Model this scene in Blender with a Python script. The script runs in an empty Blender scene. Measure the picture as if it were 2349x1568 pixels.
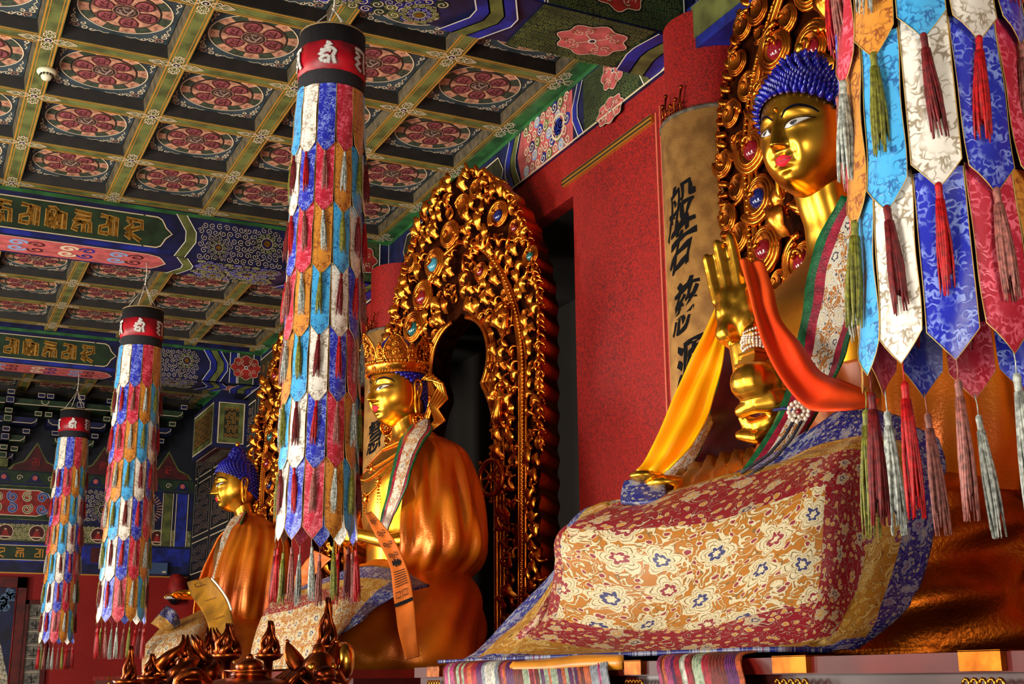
import bpy, bmesh, math, random
import numpy as np
from mathutils import Vector, Matrix, noise as mnoise
PI = math.pi
rnd = random.Random(7)
SC = bpy.context.scene
COL = SC.collection
# ------------------------------------------------------------------ camera
CF, CP, CY, CR, CH = 2883.24, .2612, .4521, -.0071, 1.55
_f = Vector((math.sin(CY)*math.cos(CP), math.cos(CY)*math.cos(CP), math.sin(CP)))
_r0 = Vector((math.cos(CY), -math.sin(CY), 0)); _u0 = _r0.cross(_f)
_r = _r0*math.cos(CR)+_u0*math.sin(CR); _u = -_r0*math.sin(CR)+_u0*math.cos(CR)
cam = bpy.data.cameras.new('camera'); camo = bpy.data.objects.new('camera', cam); COL.objects.link(camo)
cam.sensor_width = 36; cam.lens = CF/2349*36; cam.clip_start = .05; cam.clip_end = 200
camo.matrix_world = Matrix(((_r.x, _u.x, -_f.x, 0), (_r.y, _u.y, -_f.y, 0), (_r.z, _u.z, -_f.z, CH), (0, 0, 0, 1)))
SC.camera = camo
def ray(u, v): return _f + _r*((u-1174.5)/CF) - _u*((v-784)/CF)
def aX(u, v, X): r = ray(u, v); return Vector((0, 0, CH)) + r*(X/r.x)
def aY(u, v, Y): r = ray(u, v); return Vector((0, 0, CH)) + r*(Y/r.y)
def aZ(u, v, Z): r = ray(u, v); return Vector((0, 0, CH)) + r*((Z-CH)/r.z)
# ------------------------------------------------------------------ world, lights, exposure
SC.view_settings.view_transform = 'Standard'; SC.view_settings.look = 'None'
SC.view_settings.gamma = 1; SC.view_settings.use_curve_mapping = False
SC.view_settings.exposure = 0.45
w = bpy.data.worlds.new('hall_air'); SC.world = w; w.use_nodes = True
w.node_tree.nodes['Background'].inputs[0].default_value = (1.0, .93, .85, 1)
w.node_tree.nodes['Background'].inputs[1].default_value = .10
def area(name, loc, target, sx, sy, power, col):
    l = bpy.data.lights.new(name, 'AREA'); l.shape = 'RECTANGLE'; l.size = sx; l.size_y = sy
    l.energy = power; l.color = col
    o = bpy.data.objects.new(name, l); COL.objects.link(o); o.location = loc
    o.rotation_euler = (Vector(target)-Vector(loc)).to_track_quat('-Z', 'Y').to_euler()
    return o
# daylight through the doors and lattice windows along the open (left) side of the hall
area('door_daylight', (-4.5, 3.2, 1.9), (3.2, 5.0, 3.0), 1.6, 2.6, 360, (1, .93, .82))
area('door_daylight', (-4.5, 9.0, 1.9), (3.2, 9.0, 3.0), 1.6, 2.6, 360, (1, .93, .82))
area('door_daylight', (-4.5, 14.5, 1.9), (3.2, 14.0, 3.0), 1.6, 2.6, 360, (1, .93, .82))
area('window_daylight', (-3.5, 8.0, .5), (1.5, 10.0, 6.0), 14, 1.2, 230, (1, .95, .86))
area('entrance_daylight', (0.0, -3.0, 2.2), (3.4, 5.5, 3.0), 1.4, 2.2, 130, (1, .9, .76))
# ------------------------------------------------------------------ materials
def lin(c):
    if isinstance(c, str):
        c = c.lstrip('#'); c = tuple(int(c[i:i+2], 16)/255 for i in (0, 2, 4))
    return tuple((x/12.92 if x <= .04045 else ((x+.055)/1.055)**2.4) for x in c[:3])+(1,)
class NT:
    def __init__(s, name):
        s.m = bpy.data.materials.new(name); s.m.use_nodes = True; s.t = s.m.node_tree; s.n = s.t.nodes
        s.b = s.n['Principled BSDF']
    def new(s, typ, **kw):
        n = s.n.new(typ)
        for k, v in kw.items(): setattr(n, k, v)
        return n
    def link(s, a, b): s.t.links.new(a, b)
    def math(s, op, a, b=None, c=None):
        n = s.new('ShaderNodeMath', operation=op)
        for i, x in enumerate((a, b, c)):
            if x is None: continue
            if isinstance(x, (int, float)): n.inputs[i].default_value = x
            else: s.link(x, n.inputs[i])
        return n.outputs[0]
    def mix(s, f, a, b):
        n = s.new('ShaderNodeMix', data_type='RGBA')
        if isinstance(f, (int, float)): n.inputs[0].default_value = f
        else: s.link(f, n.inputs[0])
        for i, x in ((6, a), (7, b)):
            if isinstance(x, (tuple, str)): n.inputs[i].default_value = lin(x) if isinstance(x, str) else x
            else: s.link(x, n.inputs[i])
        return n.outputs[2]
    def noise(s, vec, scale, detail=2, rough=.5, dist=0):
        n = s.new('ShaderNodeTexNoise'); n.inputs['Scale'].default_value = scale
        n.inputs['Detail'].default_value = detail; n.inputs['Roughness'].default_value = rough
        n.inputs['Distortion'].default_value = dist
        s.link(vec, n.inputs['Vector']); return n.outputs['Fac']
    def coord(s, k='Object'): return s.new('ShaderNodeTexCoord').outputs[k]
    def step(s, x, a, b):
        n = s.new('ShaderNodeMapRange', interpolation_type='SMOOTHSTEP'); s.link(x, n.inputs[0])
        n.inputs[1].default_value = a; n.inputs[2].default_value = b; return n.outputs[0]
    def bump(s, h, strength, dist=.01):
        n = s.new('ShaderNodeBump'); n.inputs['Strength'].default_value = strength; n.inputs['Distance'].default_value = dist
        s.link(h, n.inputs['Height']); s.link(n.outputs[0], s.b.inputs['Normal'])
    def base(s, c):
        if isinstance(c, (tuple, str)): s.b.inputs['Base Color'].default_value = lin(c) if isinstance(c, str) else c
        else: s.link(c, s.b.inputs['Base Color'])
    def rm(s, rough, metal=0, spec=.5):
        s.b.inputs['Roughness'].default_value = rough; s.b.inputs['Metallic'].default_value = metal
        s.b.inputs['Specular IOR Level'].default_value = spec
MATS = {}
def M(name, col, rough=.5, metal=0, var=0, vs=8, bump=0, bs=60, col2=None, spec=.4, detail=3):
    if name in MATS: return MATS[name]
    t = NT(name); t.rm(rough, metal, spec); co = t.coord()
    if var or col2:
        f = t.noise(co, vs, detail)
        f = t.step(f, .32, .68)
        c2 = col2 if col2 else '#%02x%02x%02x' % tuple(max(0, min(255, int(int(col.lstrip('#')[i:i+2], 16)*(1-var)))) for i in (0, 2, 4))
        t.base(t.mix(f, col, c2))
    else: t.base(col)
    if bump: t.bump(t.noise(co, bs, 3), bump, .01)
    MATS[name] = t.m; return t.m
def damask(name, col, col2, scale=40, rough=.32, lo=.05, hi=.11, metal=0.0, folds=.0):
    """woven silk: curling contour motifs of a second tone in the cloth"""
    if name in MATS: return MATS[name]
    t = NT(name); t.rm(rough, metal, .6); co = t.coord()
    n1 = t.noise(co, scale, 1, .5, .6)
    k = t.math('PINGPONG', t.math('MULTIPLY', n1, 3.0), .5)
    f = t.step(k, .5-hi*2.6, .5-lo)
    n2 = t.noise(co, scale*.35, 2)
    f = t.math('MULTIPLY', f, t.step(n2, .36, .55))
    t.base(t.mix(f, col, col2)); t.bump(f, .25, .002)
    t.b.inputs['Sheen Weight'].default_value = .25
    MATS[name] = t.m; return t.m
def brocade(name, ground, motif, line, acc1, acc2, scale=6, rough=.45, metal=.0, rand=.35, petals=6, size=.4, vine=1.0, vt=.3):
    """figured brocade: flower heads with ringed centres on scrolling stems; uses the cloth's UVs"""
    if name in MATS: return MATS[name]
    t = NT(name); t.rm(rough, metal, .5); uv = t.coord('UV')
    mp = t.new('ShaderNodeMapping'); t.link(uv, mp.inputs[0]); mp.inputs['Scale'].default_value = (scale, scale, scale)
    V = mp.outputs[0]
    warp = t.new('ShaderNodeTexNoise'); warp.inputs['Scale'].default_value = 2.2; t.link(V, warp.inputs['Vector'])
    wm = t.new('ShaderNodeVectorMath', operation='MULTIPLY_ADD'); t.link(warp.outputs['Color'], wm.inputs[0]); wm.inputs[1].default_value = (.34, .34, 0); t.link(V, wm.inputs[2]); V = wm.outputs[0]
    vor = t.new('ShaderNodeTexVoronoi', voronoi_dimensions='2D', feature='F1'); vor.inputs['Scale'].default_value = 1
    vor.inputs['Randomness'].default_value = rand; t.link(V, vor.inputs['Vector'])
    sub = t.new('ShaderNodeVectorMath', operation='SUBTRACT'); t.link(V, sub.inputs[0]); t.link(vor.outputs['Position'], sub.inputs[1])
    sp = t.new('ShaderNodeSeparateXYZ'); t.link(sub.outputs[0], sp.inputs[0])
    r = t.math('SQRT', t.math('ADD', t.math('MULTIPLY', sp.outputs[0], sp.outputs[0]), t.math('MULTIPLY', sp.outputs[1], sp.outputs[1])))
    th = t.math('ARCTAN2', sp.outputs[1], sp.outputs[0])
    cs = t.math('ABSOLUTE', t.math('COSINE', t.math('MULTIPLY', th, petals/2)))
    edge = t.math('MULTIPLY', size, t.math('ADD', .62, t.math('MULTIPLY', cs, .38)))
    q = t.math('DIVIDE', r, edge)                     # 0 centre .. 1 petal rim
    fl = t.math('SUBTRACT', 1, t.step(q, .94, 1.0))
    rings = t.math('PINGPONG', t.math('MULTIPLY', q, 4.4), .5)
    ringm = t.math('MULTIPLY', t.step(rings, .38, .44), fl)
    cen = t.math('SUBTRACT', 1, t.step(q, .2, .24)); mid = t.math('SUBTRACT', 1, t.step(q, .4, .44))
    # small scrolling stems around
    n1 = t.noise(V, 2.6, 1, .5, 1.2)
    k = t.math('PINGPONG', t.math('MULTIPLY', n1, 5.0), .5)
    vn = t.math('MULTIPLY', t.step(k, vt, vt+.06), vine)
    k2 = t.math('MULTIPLY', t.step(k, vt-.07, vt-.02), t.math('SUBTRACT', 1, t.step(k, vt+.01, vt+.05)))
    # small buds
    vb = t.new('ShaderNodeTexVoronoi', voronoi_dimensions='2D', feature='F1'); vb.inputs['Scale'].default_value = 3.1
    vb.inputs['Randomness'].default_value = .8; t.link(V, vb.inputs['Vector'])
    bud = t.math('SUBTRACT', 1, t.step(vb.outputs['Distance'], .13, .17))
    budl = t.math('SUBTRACT', 1, t.step(vb.outputs['Distance'], .19, .23))
    c = t.mix(vn, ground, motif); c = t.mix(t.math('MULTIPLY', k2, vine), c, line)
    c = t.mix(budl, c, motif); c = t.mix(bud, c, acc2)
    c = t.mix(fl, c, motif); c = t.mix(ringm, c, line)
    sel = t.new('ShaderNodeSeparateColor'); t.link(vor.outputs['Color'], sel.inputs[0])
    ac = t.mix(t.step(sel.outputs[0], .49, .51), acc1, acc2)
    c = t.mix(mid, c, ac); c = t.mix(cen, c, motif)
    n3 = t.noise(V, 7.5, 1, .5, 1.5); k3 = t.math('PINGPONG', t.math('MULTIPLY', n3, 7.0), .5)
    fine_ = t.math('MULTIPLY', t.step(k3, .36, .44), .55)
    c = t.mix(fine_, c, line)
    wv = t.noise(uv, 900, 1)
    c2 = t.mix(t.math('MULTIPLY', wv, .35), c, (.02, .015, .01, 1))
    t.base(c2); t.bump(t.math('ADD', fl, vn), .3, .003)
    MATS[name] = t.m; return t.m
def gold(name, c1, c2, rough=.25, bump=.0, bs=8, vs=3):
    t = NT(name); t.rm(rough, 1.0, .5); co = t.coord()
    f = t.step(t.noise(co, vs, 4, .6), .35, .7)
    t.base(t.mix(f, c1, c2))
    rn = t.math('ADD', rough-.05, t.math('MULTIPLY', t.noise(co, vs*4, 3), .14)); t.link(rn, t.b.inputs['Roughness'])
    if bump: t.bump(t.noise(co, bs, 3), bump, .01)
    MATS[name] = t.m; return t.m
G_SKIN = gold('gilt_skin', '#f2b23a', '#d08c1e', .27, .05, 14)
G_CARVE = gold('gilt_carving', '#e58a2c', '#a84c12', .24, .1, 30, 6)
G_CARVE2 = gold('gilt_board', '#b5651c', '#5c2a0c', .38, .25, 18, 5)
G_LEAF = gold('gilt_metalwork', '#f0a73c', '#c9751c', .22)
G_DARK = gold('bronze_gilt', '#a8501c', '#4a160a', .28, .1, 30, 12)
RED = None
def redwall():
    t = NT('red_wall_cloth'); t.rm(.6, 0, .3); co = t.coord()
    sp = t.step(t.noise(co, 85, 3, .85), .43, .58)
    big = t.noise(co, 1.2, 3)
    c = t.mix(sp, '#a3140d', '#4c0708'); c = t.mix(t.math('MULTIPLY', t.step(big, .3, .75), .4), c, '#a3221a')
    t.base(c); t.bump(t.noise(co, 300, 2), .25, .002); MATS['red_wall_cloth'] = t.m; return t.m
RED = redwall()
# ------------------------------------------------------------------ mesh builder
class MB:
    def __init__(s): s.v = []; s.f = []; s.m = []; s.uv = []; s.smooth = []; s.mats = []
    def mi(s, mat):
        if mat not in s.mats: s.mats.append(mat)
        return s.mats.index(mat)
    def add(s, vs, fs, mat, uvs=None, sm=True):
        o = len(s.v); s.v += [tuple(v) for v in vs]; k = s.mi(mat)
        for i, f in enumerate(fs):
            s.f.append(tuple(x+o for x in f)); s.m.append(k); s.smooth.append(sm)
            s.uv.append([uvs[x] for x in f] if uvs else None)
        return s
    def box(s, lo, hi, mat, M4=None):
        x0, y0, z0 = lo; x1, y1, z1 = hi
        vs = [Vector(p) for p in ((x0,y0,z0),(x1,y0,z0),(x1,y1,z0),(x0,y1,z0),(x0,y0,z1),(x1,y0,z1),(x1,y1,z1),(x0,y1,z1))]
        if M4: vs = [M4 @ v for v in vs]
        return s.add(vs, [(0,3,2,1),(4,5,6,7),(0,1,5,4),(1,2,6,5),(2,3,7,6),(3,0,4,7)], mat, sm=False)
    def tube(s, pts, rad, mat, seg=8, closed=False, flat=None, cap=True):
        pts = [Vector(p) for p in pts]; n = len(pts)
        if not hasattr(rad, '__len__'): rad = [rad]*n
        vs = []; prev = None
        for i, p in enumerate(pts):
            a = pts[(i-1) % n] if (closed or i) else p; b = pts[(i+1) % n] if (closed or i < n-1) else p
            t = (b-a);  t = t.normalized() if t.length > 1e-9 else Vector((0, 0, 1))
            if prev is None: nn = Vector(flat) if flat else (Vector((0, 0, 1)) if abs(t.z) < .9 else Vector((1, 0, 0)))
            else: nn = prev
            nn = nn - t*nn.dot(t)
            if nn.length < 1e-6: nn = t.orthogonal()
            nn.normalize(); prev = nn; bb = t.cross(nn)
            for k in range(seg):
                q = 2*PI*k/seg; vs.append(p + (nn*math.cos(q)+bb*math.sin(q))*rad[i])
        fs = []
        for i in range(n if closed else n-1):
            j = (i+1) % n
            for k in range(seg): k2 = (k+1) % seg; fs.append((i*seg+k, i*seg+k2, j*seg+k2, j*seg+k))
        if not closed and cap: fs.append(tuple(range(seg))[::-1]); fs.append(tuple((n-1)*seg+k for k in range(seg)))
        return s.add(vs, fs, mat)
    def lathe(s, prof, mat, seg=24, c=(0, 0, 0), M4=None, a0=0, a1=2*PI, sx=1, sy=1):
        full = abs(a1-a0-2*PI) < 1e-6; k = seg if full else seg+1; vs = []
        for r, z in prof:
            for i in range(k):
                a = a0+(a1-a0)*i/seg; vs.append(Vector((c[0]+r*math.cos(a)*sx, c[1]+r*math.sin(a)*sy, c[2]+z)))
        if M4: vs = [M4 @ v for v in vs]
        fs = []
        for j in range(len(prof)-1):
            for i in range(seg):
                i2 = (i+1) % k; fs.append((j*k+i, j*k+i2, (j+1)*k+i2, (j+1)*k+i))
        return s.add(vs, fs, mat)
    def ball(s, c, r, mat, n=8, m=12, M4=None):
        if not hasattr(r, '__len__'): r = (r, r, r)
        vs = []; 
        for j in range(n+1):
            t = PI*j/n
            for i in range(m):
                p = 2*PI*i/m; q = Vector((r[0]*math.sin(t)*math.cos(p), r[1]*math.sin(t)*math.sin(p), r[2]*math.cos(t)))
                if M4: q = M4 @ q
                vs.append(q+Vector(c))
        fs = [(j*m+i, (j+1)*m+i, (j+1)*m+(i+1) % m, j*m+(i+1) % m) for j in range(n) for i in range(m)]
        return s.add(vs, fs, mat)
    def grid(s, P, mat, closed_u=False, uv=None, matf=None, flip=False):
        """P[i][j] points; uv(i,j); matf(i,j)->material per face"""
        nu, nv = len(P), len(P[0]); o = len(s.v)
        for a in P: s.v += [tuple(q) for q in a]
        for i in range(nu if closed_u else nu-1):
            i2 = (i+1) % nu
            for j in range(nv-1):
                f = (o+i*nv+j, o+i2*nv+j, o+i2*nv+j+1, o+i*nv+j+1)
                if flip: f = f[::-1]
                s.f.append(f); s.m.append(s.mi(matf(i, j) if matf else mat)); s.smooth.append(True)
                if uv:
                    q = [uv(i, j), uv(i+1, j), uv(i+1, j+1), uv(i, j+1)]
                    s.uv.append(q[::-1] if flip else q)
                else: s.uv.append(None)
        return s
    def mesh(s, name):
        me = bpy.data.meshes.new(name); me.from_pydata(s.v, [], s.f)
        for m in s.mats: me.materials.append(m)
        me.polygons.foreach_set('material_index', s.m); me.polygons.foreach_set('use_smooth', s.smooth)
        if any(u is not None for u in s.uv):
            l = me.uv_layers.new(name='UVMap'); d = []
            for f, u in zip(s.f, s.uv):
                for k in range(len(f)): d += list(u[k]) if u else [0, 0]
            l.data.foreach_set('uv', d)
        me.update(); return me
    def build(s, name, parent=None, loc=None, rot=None):
        o = bpy.data.objects.new(name, s.mesh(name)); COL.objects.link(o)
        if parent: o.parent = parent
        if loc is not None: o.location = loc
        if rot is not None: o.rotation_euler = rot
        return o
def tag(o, label=None, cat=None, group=None, kind=None):
    if label: o['label'] = label
    if cat: o['category'] = cat
    if group: o['group'] = group
    if kind: o['kind'] = kind
    return o
def empty(name, loc, label=None, cat=None, group=None, rz=0):
    o = bpy.data.objects.new(name, None); COL.objects.link(o); o.location = loc; o.rotation_euler = (0, 0, rz)
    o.empty_display_size = .1
    return tag(o, label, cat, group)
def kids(o): return [c for c in bpy.data.objects if c.parent == o]
def copy_tree(o, parent=None):
    ch = kids(o); c = o.copy(); COL.objects.link(c)
    if parent: c.parent = parent
    for k in ch: copy_tree(k, c)
    return c
def thick(o, t, off=0):
    m = o.modifiers.new('cloth_thickness', 'SOLIDIFY'); m.thickness = t; m.offset = off; return o
# ------------------------------------------------------------------ flat painting on a plane
class Paint:
    """2-D shapes laid on a surface given by fn(a, b, h)"""
    def __init__(s, mb, fn, dh=.0015): s.mb = mb; s.fn = fn; s.dh = dh
    def poly(s, pts, mat, L=1):
        s.mb.add([s.fn(a, b, L*s.dh) for a, b in pts], [tuple(range(len(pts)))], mat, sm=False)
    def rib(s, pts, wd, mat, L=2, closed=False):
        n = len(pts); vs = []
        for i, (a, b) in enumerate(pts):
            p = pts[(i-1) % n] if (closed or i) else pts[i]; q = pts[(i+1) % n] if (closed or i < n-1) else pts[i]
            dx, dy = q[0]-p[0], q[1]-p[1]; l = math.hypot(dx, dy) or 1
            ww = (wd[i] if hasattr(wd, '__len__') else wd)/2
            nx, ny = -dy/l*ww, dx/l*ww
            vs += [s.fn(a+nx, b+ny, L*s.dh), s.fn(a-nx, b-ny, L*s.dh)]
        m = n if closed else n-1
        s.mb.add(vs, [(2*i, 2*i+1, 2*((i+1) % n)+1, 2*((i+1) % n)) for i in range(m)], mat, sm=False)
    def disc(s, ca, cb, r, mat, L=1, n=20, r2=None, a0=0, rb=None):
        rb = rb or r
        s.poly([(ca+r*math.cos(a0+2*PI*i/n), cb+rb*math.sin(a0+2*PI*i/n)) for i in range(n)], mat, L)
    def ring(s, ca, cb, r, wd, mat, L=2, n=28, rb=None, t0=0, t1=2*PI):
        rb = rb or r; full = abs(t1-t0-2*PI) < 1e-6
        k = n if full else n+1
        s.rib([(ca+r*math.cos(t0+(t1-t0)*i/n), cb+rb*math.sin(t0+(t1-t0)*i/n)) for i in range(k)], wd, mat, L, full)
    def sector(s, ca, cb, r0, r1, t0, t1, mat, L=1, n=3):
        p = [(ca+r1*math.cos(t0+(t1-t0)*i/n), cb+r1*math.sin(t0+(t1-t0)*i/n)) for i in range(n+1)]
        p += [(ca+r0*math.cos(t1+(t0-t1)*i/n), cb+r0*math.sin(t1+(t0-t1)*i/n)) for i in range(n+1)]
        s.poly(p, mat, L)
    def spiral(s, ca, cb, r, turns, a0, wd, mat, L=2, n=14, sgn=1, tail=0):
        p = []
        for i in range(n+1):
            q = i/n; rr = r*(1-.82*q); a = a0+sgn*turns*2*PI*q; p.append((ca+rr*math.cos(a), cb+rr*math.sin(a)))
        s.rib(p, wd, mat, L)
def catmull(pts, n=6, closed=False):
    """smooth polyline through 2-D or 3-D points"""
    pts = [tuple(p) for p in pts]; N = len(pts); out = []
    segs = N if closed else N-1
    for i in range(segs):
        g = lambda k: pts[k % N] if closed else pts[max(0, min(N-1, k))]
        p0, p1, p2, p3 = g(i-1), g(i), g(i+1), g(i+2)
        for j in range(n):
            t = j/n
            out.append(tuple(.5*((2*b)+(-a+c)*t+(2*a-5*b+4*c-d)*t*t+(-a+3*b-3*c+d)*t**3) for a, b, c, d in zip(p0, p1, p2, p3)))
    if not closed: out.append(pts[-1])
    return out
# paints
P_GREEN = M('paint_olive_green', '#666c36', .55, var=.35, vs=6, bump=.15)
P_GREEN2 = M('paint_leaf_green', '#2e6b35', .55, var=.4, vs=5)
P_DKGREEN = M('paint_deep_green', '#20361f', .55, var=.35, vs=7)
P_BLUE = M('paint_ultramarine', '#1c2a96', .5, var=.45, vs=6)
P_NAVY = M('paint_navy', '#141a4a', .5, var=.4, vs=7)
P_SLATE = M('paint_slate', '#36434a', .6, var=.4, vs=5, bump=.15)
P_CREAM = M('paint_cream_line', '#cdb999', .6)
P_WHITE = M('paint_white_line', '#d9d6c8', .6)
P_GOLDL = M('paint_gold_line', '#c98c38', .4, metal=.3)
P_GOLD = M('paint_gold_relief', '#a9782e', .35, metal=.6, var=.4, vs=30)
P_PINK = M('paint_rose_petal', '#94484c', .6, var=.3, vs=30)
P_SALMON = M('paint_salmon', '#c48a6c', .6, var=.25, vs=20)
P_DKRED = M('paint_dark_red', '#4c1013', .6, var=.3, vs=8)
P_RED = M('paint_vermilion', '#a02420', .55, var=.3, vs=9)
P_BLACK = M('paint_black_edge', '#0d0b0a', .6)
P_LBLUE = M('paint_pale_blue', '#7f93b8', .6)
P_DARKWOOD = M('dark_wood_edge', '#1b1611', .6, var=.5, vs=10)
P_WOOD = M('bare_wood_edge', '#574a33', .6, var=.4, vs=12)
P_PINKBG = M('paint_coral_ground', '#c05a58', .6, var=.2, vs=12)
# ================================================================== hall shell
ZC = 5.96; CX0, CY1, CS, CSY = .576, 8.707, .9, .979
def xr(i): return CX0+CS*i
# floor
tag(MB().box((-7, -5, -.1), (6, 22, 0), M('grey_stone_floor', '#4b423a', .5, var=.3, vs=1.5)).build('floor'), kind='structure')
mb = MB()
mb.box((4.3, -1, 0), (4.42, 7.78, 5.47), RED); mb.box((4.3, 10.7, 0), (4.42, 12.0, 5.47), RED)
mb.box((4.3, 7.78, 5.06), (4.42, 10.7, 5.47), RED); mb.box((4.3, 12.0, 5.06), (4.42, 14.2, 5.47), RED)
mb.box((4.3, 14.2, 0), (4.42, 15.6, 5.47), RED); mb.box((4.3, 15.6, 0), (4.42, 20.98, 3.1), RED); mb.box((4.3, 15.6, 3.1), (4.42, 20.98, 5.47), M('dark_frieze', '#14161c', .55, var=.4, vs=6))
# recess behind the altars
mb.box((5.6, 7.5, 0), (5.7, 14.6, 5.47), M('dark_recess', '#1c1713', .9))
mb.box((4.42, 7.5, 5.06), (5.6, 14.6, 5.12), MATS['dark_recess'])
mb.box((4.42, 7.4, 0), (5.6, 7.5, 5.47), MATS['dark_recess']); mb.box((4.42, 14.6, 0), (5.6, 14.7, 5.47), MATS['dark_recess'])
WRMB = mb; wr = None #, kind='structure')
# gilt picture rail and fine panel lines on the red wall
mb = MB(); GR = M('gilt_rail', '#d79a3a', .35, metal=.7)
y0, y1, zt = 6.62, 7.9, 5.2
mb.box((4.27, y0, zt-.03), (4.305, y1, zt+.03), GR); mb.box((4.262, y0, zt+.012), (4.27, y1, zt+.02), P_DARKWOOD)
mb.box((4.262, y0, zt-.02), (4.27, y1, zt-.013), P_DARKWOOD)
mb.box((4.288, 6.585, 1.2), (4.30, 6.60, zt+.03), M('gilt_thin_line', '#c9604a', .5))
mb.box((4.288, 6.535, 1.2), (4.30, 6.543, zt+.06), MATS['gilt_thin_line'])
tag(mb.build('trim_1'), kind='structure')
# ------------------------------------------------------------------ ceiling grid
def vajra(P, ca, cb, s=1.0):
    """crossed painted vajra on a crossing of two rails"""
    P.disc(ca, cb, .034*s, P_CREAM, 2, 14); P.disc(ca, cb, .024*s, P_NAVY, 3, 12); P.disc(ca, cb, .011*s, P_CREAM, 4, 8)
    for k in range(4):
        a = k*PI/2; c, d = math.cos(a), math.sin(a)
        L = .185 if k % 2 == 0 else .14
        T = lambda x, y: (ca+(c*x-d*y)*s, cb+(d*x+c*y)*s)
        for sg in (-1, 1):
            P.rib([T(x, y*sg) for x, y in catmull([(.035, .0), (.06, .034), (.095, .038), (.11, .018), (.13, .036), (L, .01), (L+.015, 0)], 3)], .0075*s, P_CREAM, 2)
            P.rib([T(x, y*sg) for x, y in catmull([(.05, .008), (.075, .022), (.09, .012), (.1, .004), (.125, .014), (L, 0)], 2)], .006*s, P_CREAM, 2)
    return
RW = .075
def rails(mb, i0, i1, j0, j1, yo, ya, yb):
    """a bay of the coffered grid; rails hang .14 below the panels"""
    X0, X1 = xr(i0)-RW, xr(i1)+RW
    P = Paint(mb, lambda a, b, h: Vector((a, b, ZC-h)))
    for i in range(i0, i1+1):
        mb.box((xr(i)-RW, ya, ZC), (xr(i)+RW, yb, ZC+.15), P_GREEN)
        for sg in (-1, 1):
            x = xr(i)+sg*(RW-.012); P.rib([(x, ya), (x, yb)], .012, P_GOLDL, 1)
            x = xr(i)+sg*(RW-.034); P.rib([(x, ya), (x, yb)], .006, P_GOLDL, 1)
    for j in range(j0, j1+1):
        y = yo+CSY*j
        if y < ya-.01 or y > yb+.01: continue
        mb.box((X0, y-RW, ZC+.001), (X1, y+RW, ZC+.15), P_GREEN)
        for i in range(i0, i1):
            for sg in (-1, 1):
                yy = y+sg*(RW-.012); P.rib([(xr(i)+RW, yy), (xr(i+1)-RW, yy)], .012, P_GOLDL, 1)
                yy = y+sg*(RW-.034); P.rib([(xr(i)+RW, yy), (xr(i+1)-RW, yy)], .006, P_GOLDL, 1)
        for i in range(i0, i1+1): vajra(P, xr(i), y)
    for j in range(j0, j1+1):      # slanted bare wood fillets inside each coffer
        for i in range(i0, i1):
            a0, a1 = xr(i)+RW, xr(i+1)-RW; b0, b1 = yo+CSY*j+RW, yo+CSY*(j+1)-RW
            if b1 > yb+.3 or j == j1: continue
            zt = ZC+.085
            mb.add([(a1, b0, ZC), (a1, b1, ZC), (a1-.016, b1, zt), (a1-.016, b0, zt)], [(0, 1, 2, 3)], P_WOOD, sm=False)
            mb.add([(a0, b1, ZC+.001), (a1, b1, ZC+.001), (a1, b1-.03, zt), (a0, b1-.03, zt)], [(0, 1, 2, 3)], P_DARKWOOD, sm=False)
mb = MB()
mb.box((-3.6, -1, ZC+.15), (5.2, 21.3, ZC+.22), P_DARKWOOD)
rails(mb, -4, 4, -3, 3, CY1, 5.6, 11.75)
YO2 = CY1+CSY*5.98
rails(mb, -4, 4, -3, 2, YO2, 12.3, 16.8)
YO3 = YO2+CSY*3.4
rails(mb, -4, 4, -1, 3, YO3, 17.4, 21.1)
mb.box((4.17, 5.6, ZC-.002), (4.34, 21.1, ZC+.15), P_GREEN2)
ceil = tag(mb.build('ceiling'), kind='structure')
# painted coffer panel, one mesh shared by every coffer
def glyph(P, ca, cb, s, ang, mat, L, seed):
    r = random.Random(seed); c, d = math.cos(ang), math.sin(ang)
    T = lambda x, y: (ca+(c*x-d*y)*s, cb+(d*x+c*y)*s)
    P.rib([T(-.5, .45), T(.45, .5)], .16*s, mat, L)
    P.rib([T(.3, .45), T(.3, -.5)], .15*s, mat, L)
    P.rib([T(-.1, .4), T(-.45, .1), T(-.1, -.05), T(-.4, -.35), T(.0, -.45)], .12*s, mat, L)
    if seed % 2: P.rib([T(-.1, .05), T(.3, .05)], .12*s, mat, L)
    else: P.rib([T(.05, .2), T(.1, -.3)], .12*s, mat, L)
mb = MB(); hx, hy = .9/2-RW-.02, .979/2-RW-.015
mb.box((-hx, -hy, -.004), (hx, hy, .02), P_SLATE)
P = Paint(mb, lambda a, b, h: Vector((a, b, -.004-h)), .0012)
R0 = .325
for k in range(4):
    sx, sy = ((-1, -1), (1, -1), (1, 1), (-1, 1))[k]
    cx, cy = sx*(hx-.012), sy*(hy-.012)
    for (a, b), (r_, tt, s0) in zip(((.045, .045), (.1, .03), (.03, .1), (.15, .022), (.022, .15), (.085, .085)), ((.034, 1.3, 0), (.026, 1.2, 1), (.026, 1.2, 2), (.02, 1, 3), (.02, 1, 4), (.02, 1, 2.2))):
        P.spiral(cx-sx*a*1.1, cy-sy*b*1.1, r_*1.15, tt, s0+k, .0095, P_CREAM if r_ < .03 else P_SALMON, 2, 10)
    P.rib([(cx-sx*a, cy-sy*b) for a, b in ((.17, .006), (.215, .03), (.25, .01), (.285, .02))], .007, P_CREAM, 2)
    P.rib([(cx-sx*b, cy-sy*a) for a, b in ((.17, .006), (.215, .03), (.25, .01), (.285, .02))], .007, P_CREAM, 2)
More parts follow.
